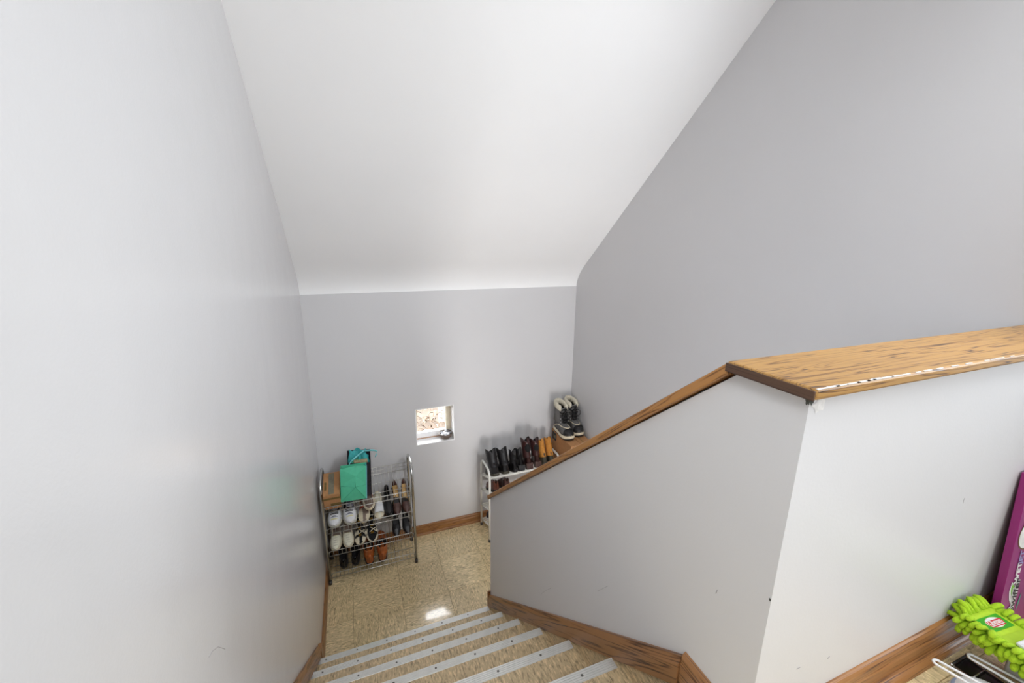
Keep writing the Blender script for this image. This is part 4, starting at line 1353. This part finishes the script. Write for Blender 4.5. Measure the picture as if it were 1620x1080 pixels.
# chenille noodles
def noodle_mesh(L_=.033, r=.0072):
    rings = []
    prof_n = [(0, .7), (.15, 1.0), (.35, .92), (.55, 1.05), (.75, 1.0), (.9, .9), (.97, .65), (1.0, .25)]
    for k, f in prof_n:
        rings.append([(L_ * k, r * f * math.cos(2 * PI * q / 8), r * f * math.sin(2 * PI * q / 8) - .010 * k * k) for q in range(8)])
    return MB().loft(rings, True, True, True)
random.seed(12)
base_n = None
spots = []
def edge_pts():
    y = -.004
    while y > -.20:
        yield (-hw_, y, PI)
        yield (hw_, y, 0.0)
        y -= .0115
    x = -hw_ + .004
    while x < hw_:
        yield (x, 0.0, PI / 2)
        x += .0115
for (x, y, ang) in edge_pts():
    for lay_, (zo, pit, inn) in enumerate(((.001, -.42, .002), (-.008, -.05, .0), (-.018, .35, .002))):
        spots.append((x, y, ang, zo, pit, inn))
for (x, y, ang, zo, pit, inn) in spots:
    if base_n is None:
        base_n = part(noodle_mesh(), 'chenille_strand', 'noodle', t)
        o = base_n
    else:
        o = copy_part(base_n, t)
    rear = abs(ang - PI / 2) < .1
    pit2 = pit - (.55 if rear else 0) + random.uniform(-.22, .22)
    o.matrix_local = Matrix.Translation((x - inn * math.cos(ang), y - inn * math.sin(ang), zo + random.uniform(-.002, .002))) @ Matrix.Rotation(ang + random.uniform(-.35, .35), 4, 'Z') @ Matrix.Rotation(pit2, 4, 'Y') @ Matrix.Scale(random.uniform(.72, .95), 4)

# white paper roll below the mop
t = thing('paper_roll', 'white paper roll lying under the lime mop head', 'roll', Matrix.Translation((.757, -1.648, ZU + .0372)) @ Matrix.Rotation(.25, 4, 'Z'))
rg = []
for yy, r_ in ((0, .012), (0, .034), (-.003, .0365), (-.24, .0365), (-.243, .034), (-.243, .012)):
    rg.append([(r_ * math.cos(2 * PI * k / 28), yy, r_ * math.sin(2 * PI * k / 28)) for k in range(28)])
part(MB().loft(rg + rg[:1], True), 'roll', 'white_roll', t)
part(MB().loft([[(.0125 * math.cos(2 * PI * k / 16), yy, .0125 * math.sin(2 * PI * k / 16)) for k in range(16)] for yy in (-.001, -.242)], True), 'core', 'card', t)

# black tray with bright wire rim
t = thing('tray', 'shiny black tray with chrome wire rim under the mop', 'tray', Matrix.Translation((.70, -1.60, ZU)))
part(MB().box(-.055, .012, -.19, 0, .0005, .004), 'pan', 'tray', t, .001)
rim = [(-.055, 0, .010), (.012, 0, .010), (.012, -.19, .010), (-.055, -.19, .010)]
for a_, b_ in zip(rim, rim[1:] + rim[:1]):
    part(MB().tube([a_, b_], .0022, 6), 'rim', 'black' if a_[1] == 0 and b_[1] == 0 else 'chrome', t)
for a_ in rim:
    part(MB().ball(a_, .0038, 8, 6), 'corner_bead', 'chrome', t)
for yy in (-.035, -.08, -.13):
    part(MB().tube([(-.055, yy, .010), (.012, yy, .010)], .0016, 6), 'cross_wire', 'chrome', t)

# white tubular hangers
def hanger(label, tip, ang, z):
    t = thing('coat_hanger', label, 'hanger', Matrix.Translation((tip[0], tip[1], ZU + z)) @ Matrix.Rotation(ang, 4, 'Z'), 'white hangers on the upper floor')
    pts = []
    for k in range(9):
        a = PI / 2 + PI * k / 8
        pts.append((.008 + .008 * math.cos(a), .008 * math.sin(a), 0))
    pts += [(.18, -.012, 0), (.385, -.010, 0), (.397, 0, 0), (.39, .012, 0), (.24, .075, 0), (.22, .085, 0), (.20, .075, 0), (.10, .016, 0), (.05, .010, 0)]
    pts = [(a_, -b_, c_) for a_, b_, c_ in pts]
    part(MB().tube(pts, .0028, 8, closed=True), 'frame', 'hanger', t)
    hk = [(.22, .085, 0), (.22, .125, 0)] + [(.22 + .018 - .018 * math.cos(a), .125 + .030 * math.sin(a), 0) for a in [PI * k / 8 * 1.1 for k in range(1, 9)]]
    hk = [(a_, -b_, c_) for a_, b_, c_ in hk]
    part(MB().tube(hk, .0020, 6), 'hook', 'chrome', t)
    return t
hanger('white hanger lying across the striped cap', (.558, -1.596), -PI / 2 + .30, .056)
hanger('white hanger lying across the black tray', (.668, -1.613), -PI / 2 + .26, .044)

# striped cap with a peach cloth beside it
t = thing('cap', 'white cap with pale blue stripe lying under the hangers', 'cap', Matrix.Translation((.605, -1.682, ZU)))
def dome(a0, a1, r=.065, h=.038, n=28, m=6):
    rg = []
    for i in range(m + 1):
        a = a0 + (a1 - a0) * i / m
        rg.append([(r * math.cos(a) * math.cos(2 * PI * k / n) * 1.05, r * math.cos(a) * math.sin(2 * PI * k / n), .001 + h * math.sin(a)) for k in range(n)])
    return MB().loft(rg, True, False, a1 > 1.5)
part(dome(0, .30), 'brim_band', 'cloth', t)
part(dome(.30, .52), 'stripe', 'cloth_blue', t)
part(dome(.52, PI / 2 - .01), 'crown', 'cloth', t)
t = thing('folded_cloth', 'small peach cloth lying beside the striped cap', 'cloth', Matrix.Translation((.515, -1.618, ZU + .0005)))
rg = []
for i in range(9):
    u = i / 8
    rg.append([((w_ - .5) * .05, -.036 * u, .018 + .006 * math.sin(5 * u + 9 * w_) - (.010 if w_ in (0, 1) else 0)) for w_ in (0, .25, .5, .75, 1)] + [((w_ - .5) * .05, -.036 * u, 0) for w_ in (1, .75, .5, .25, 0)])
part(MB().loft(rg, True, True, True), 'cloth', 'peach', t)
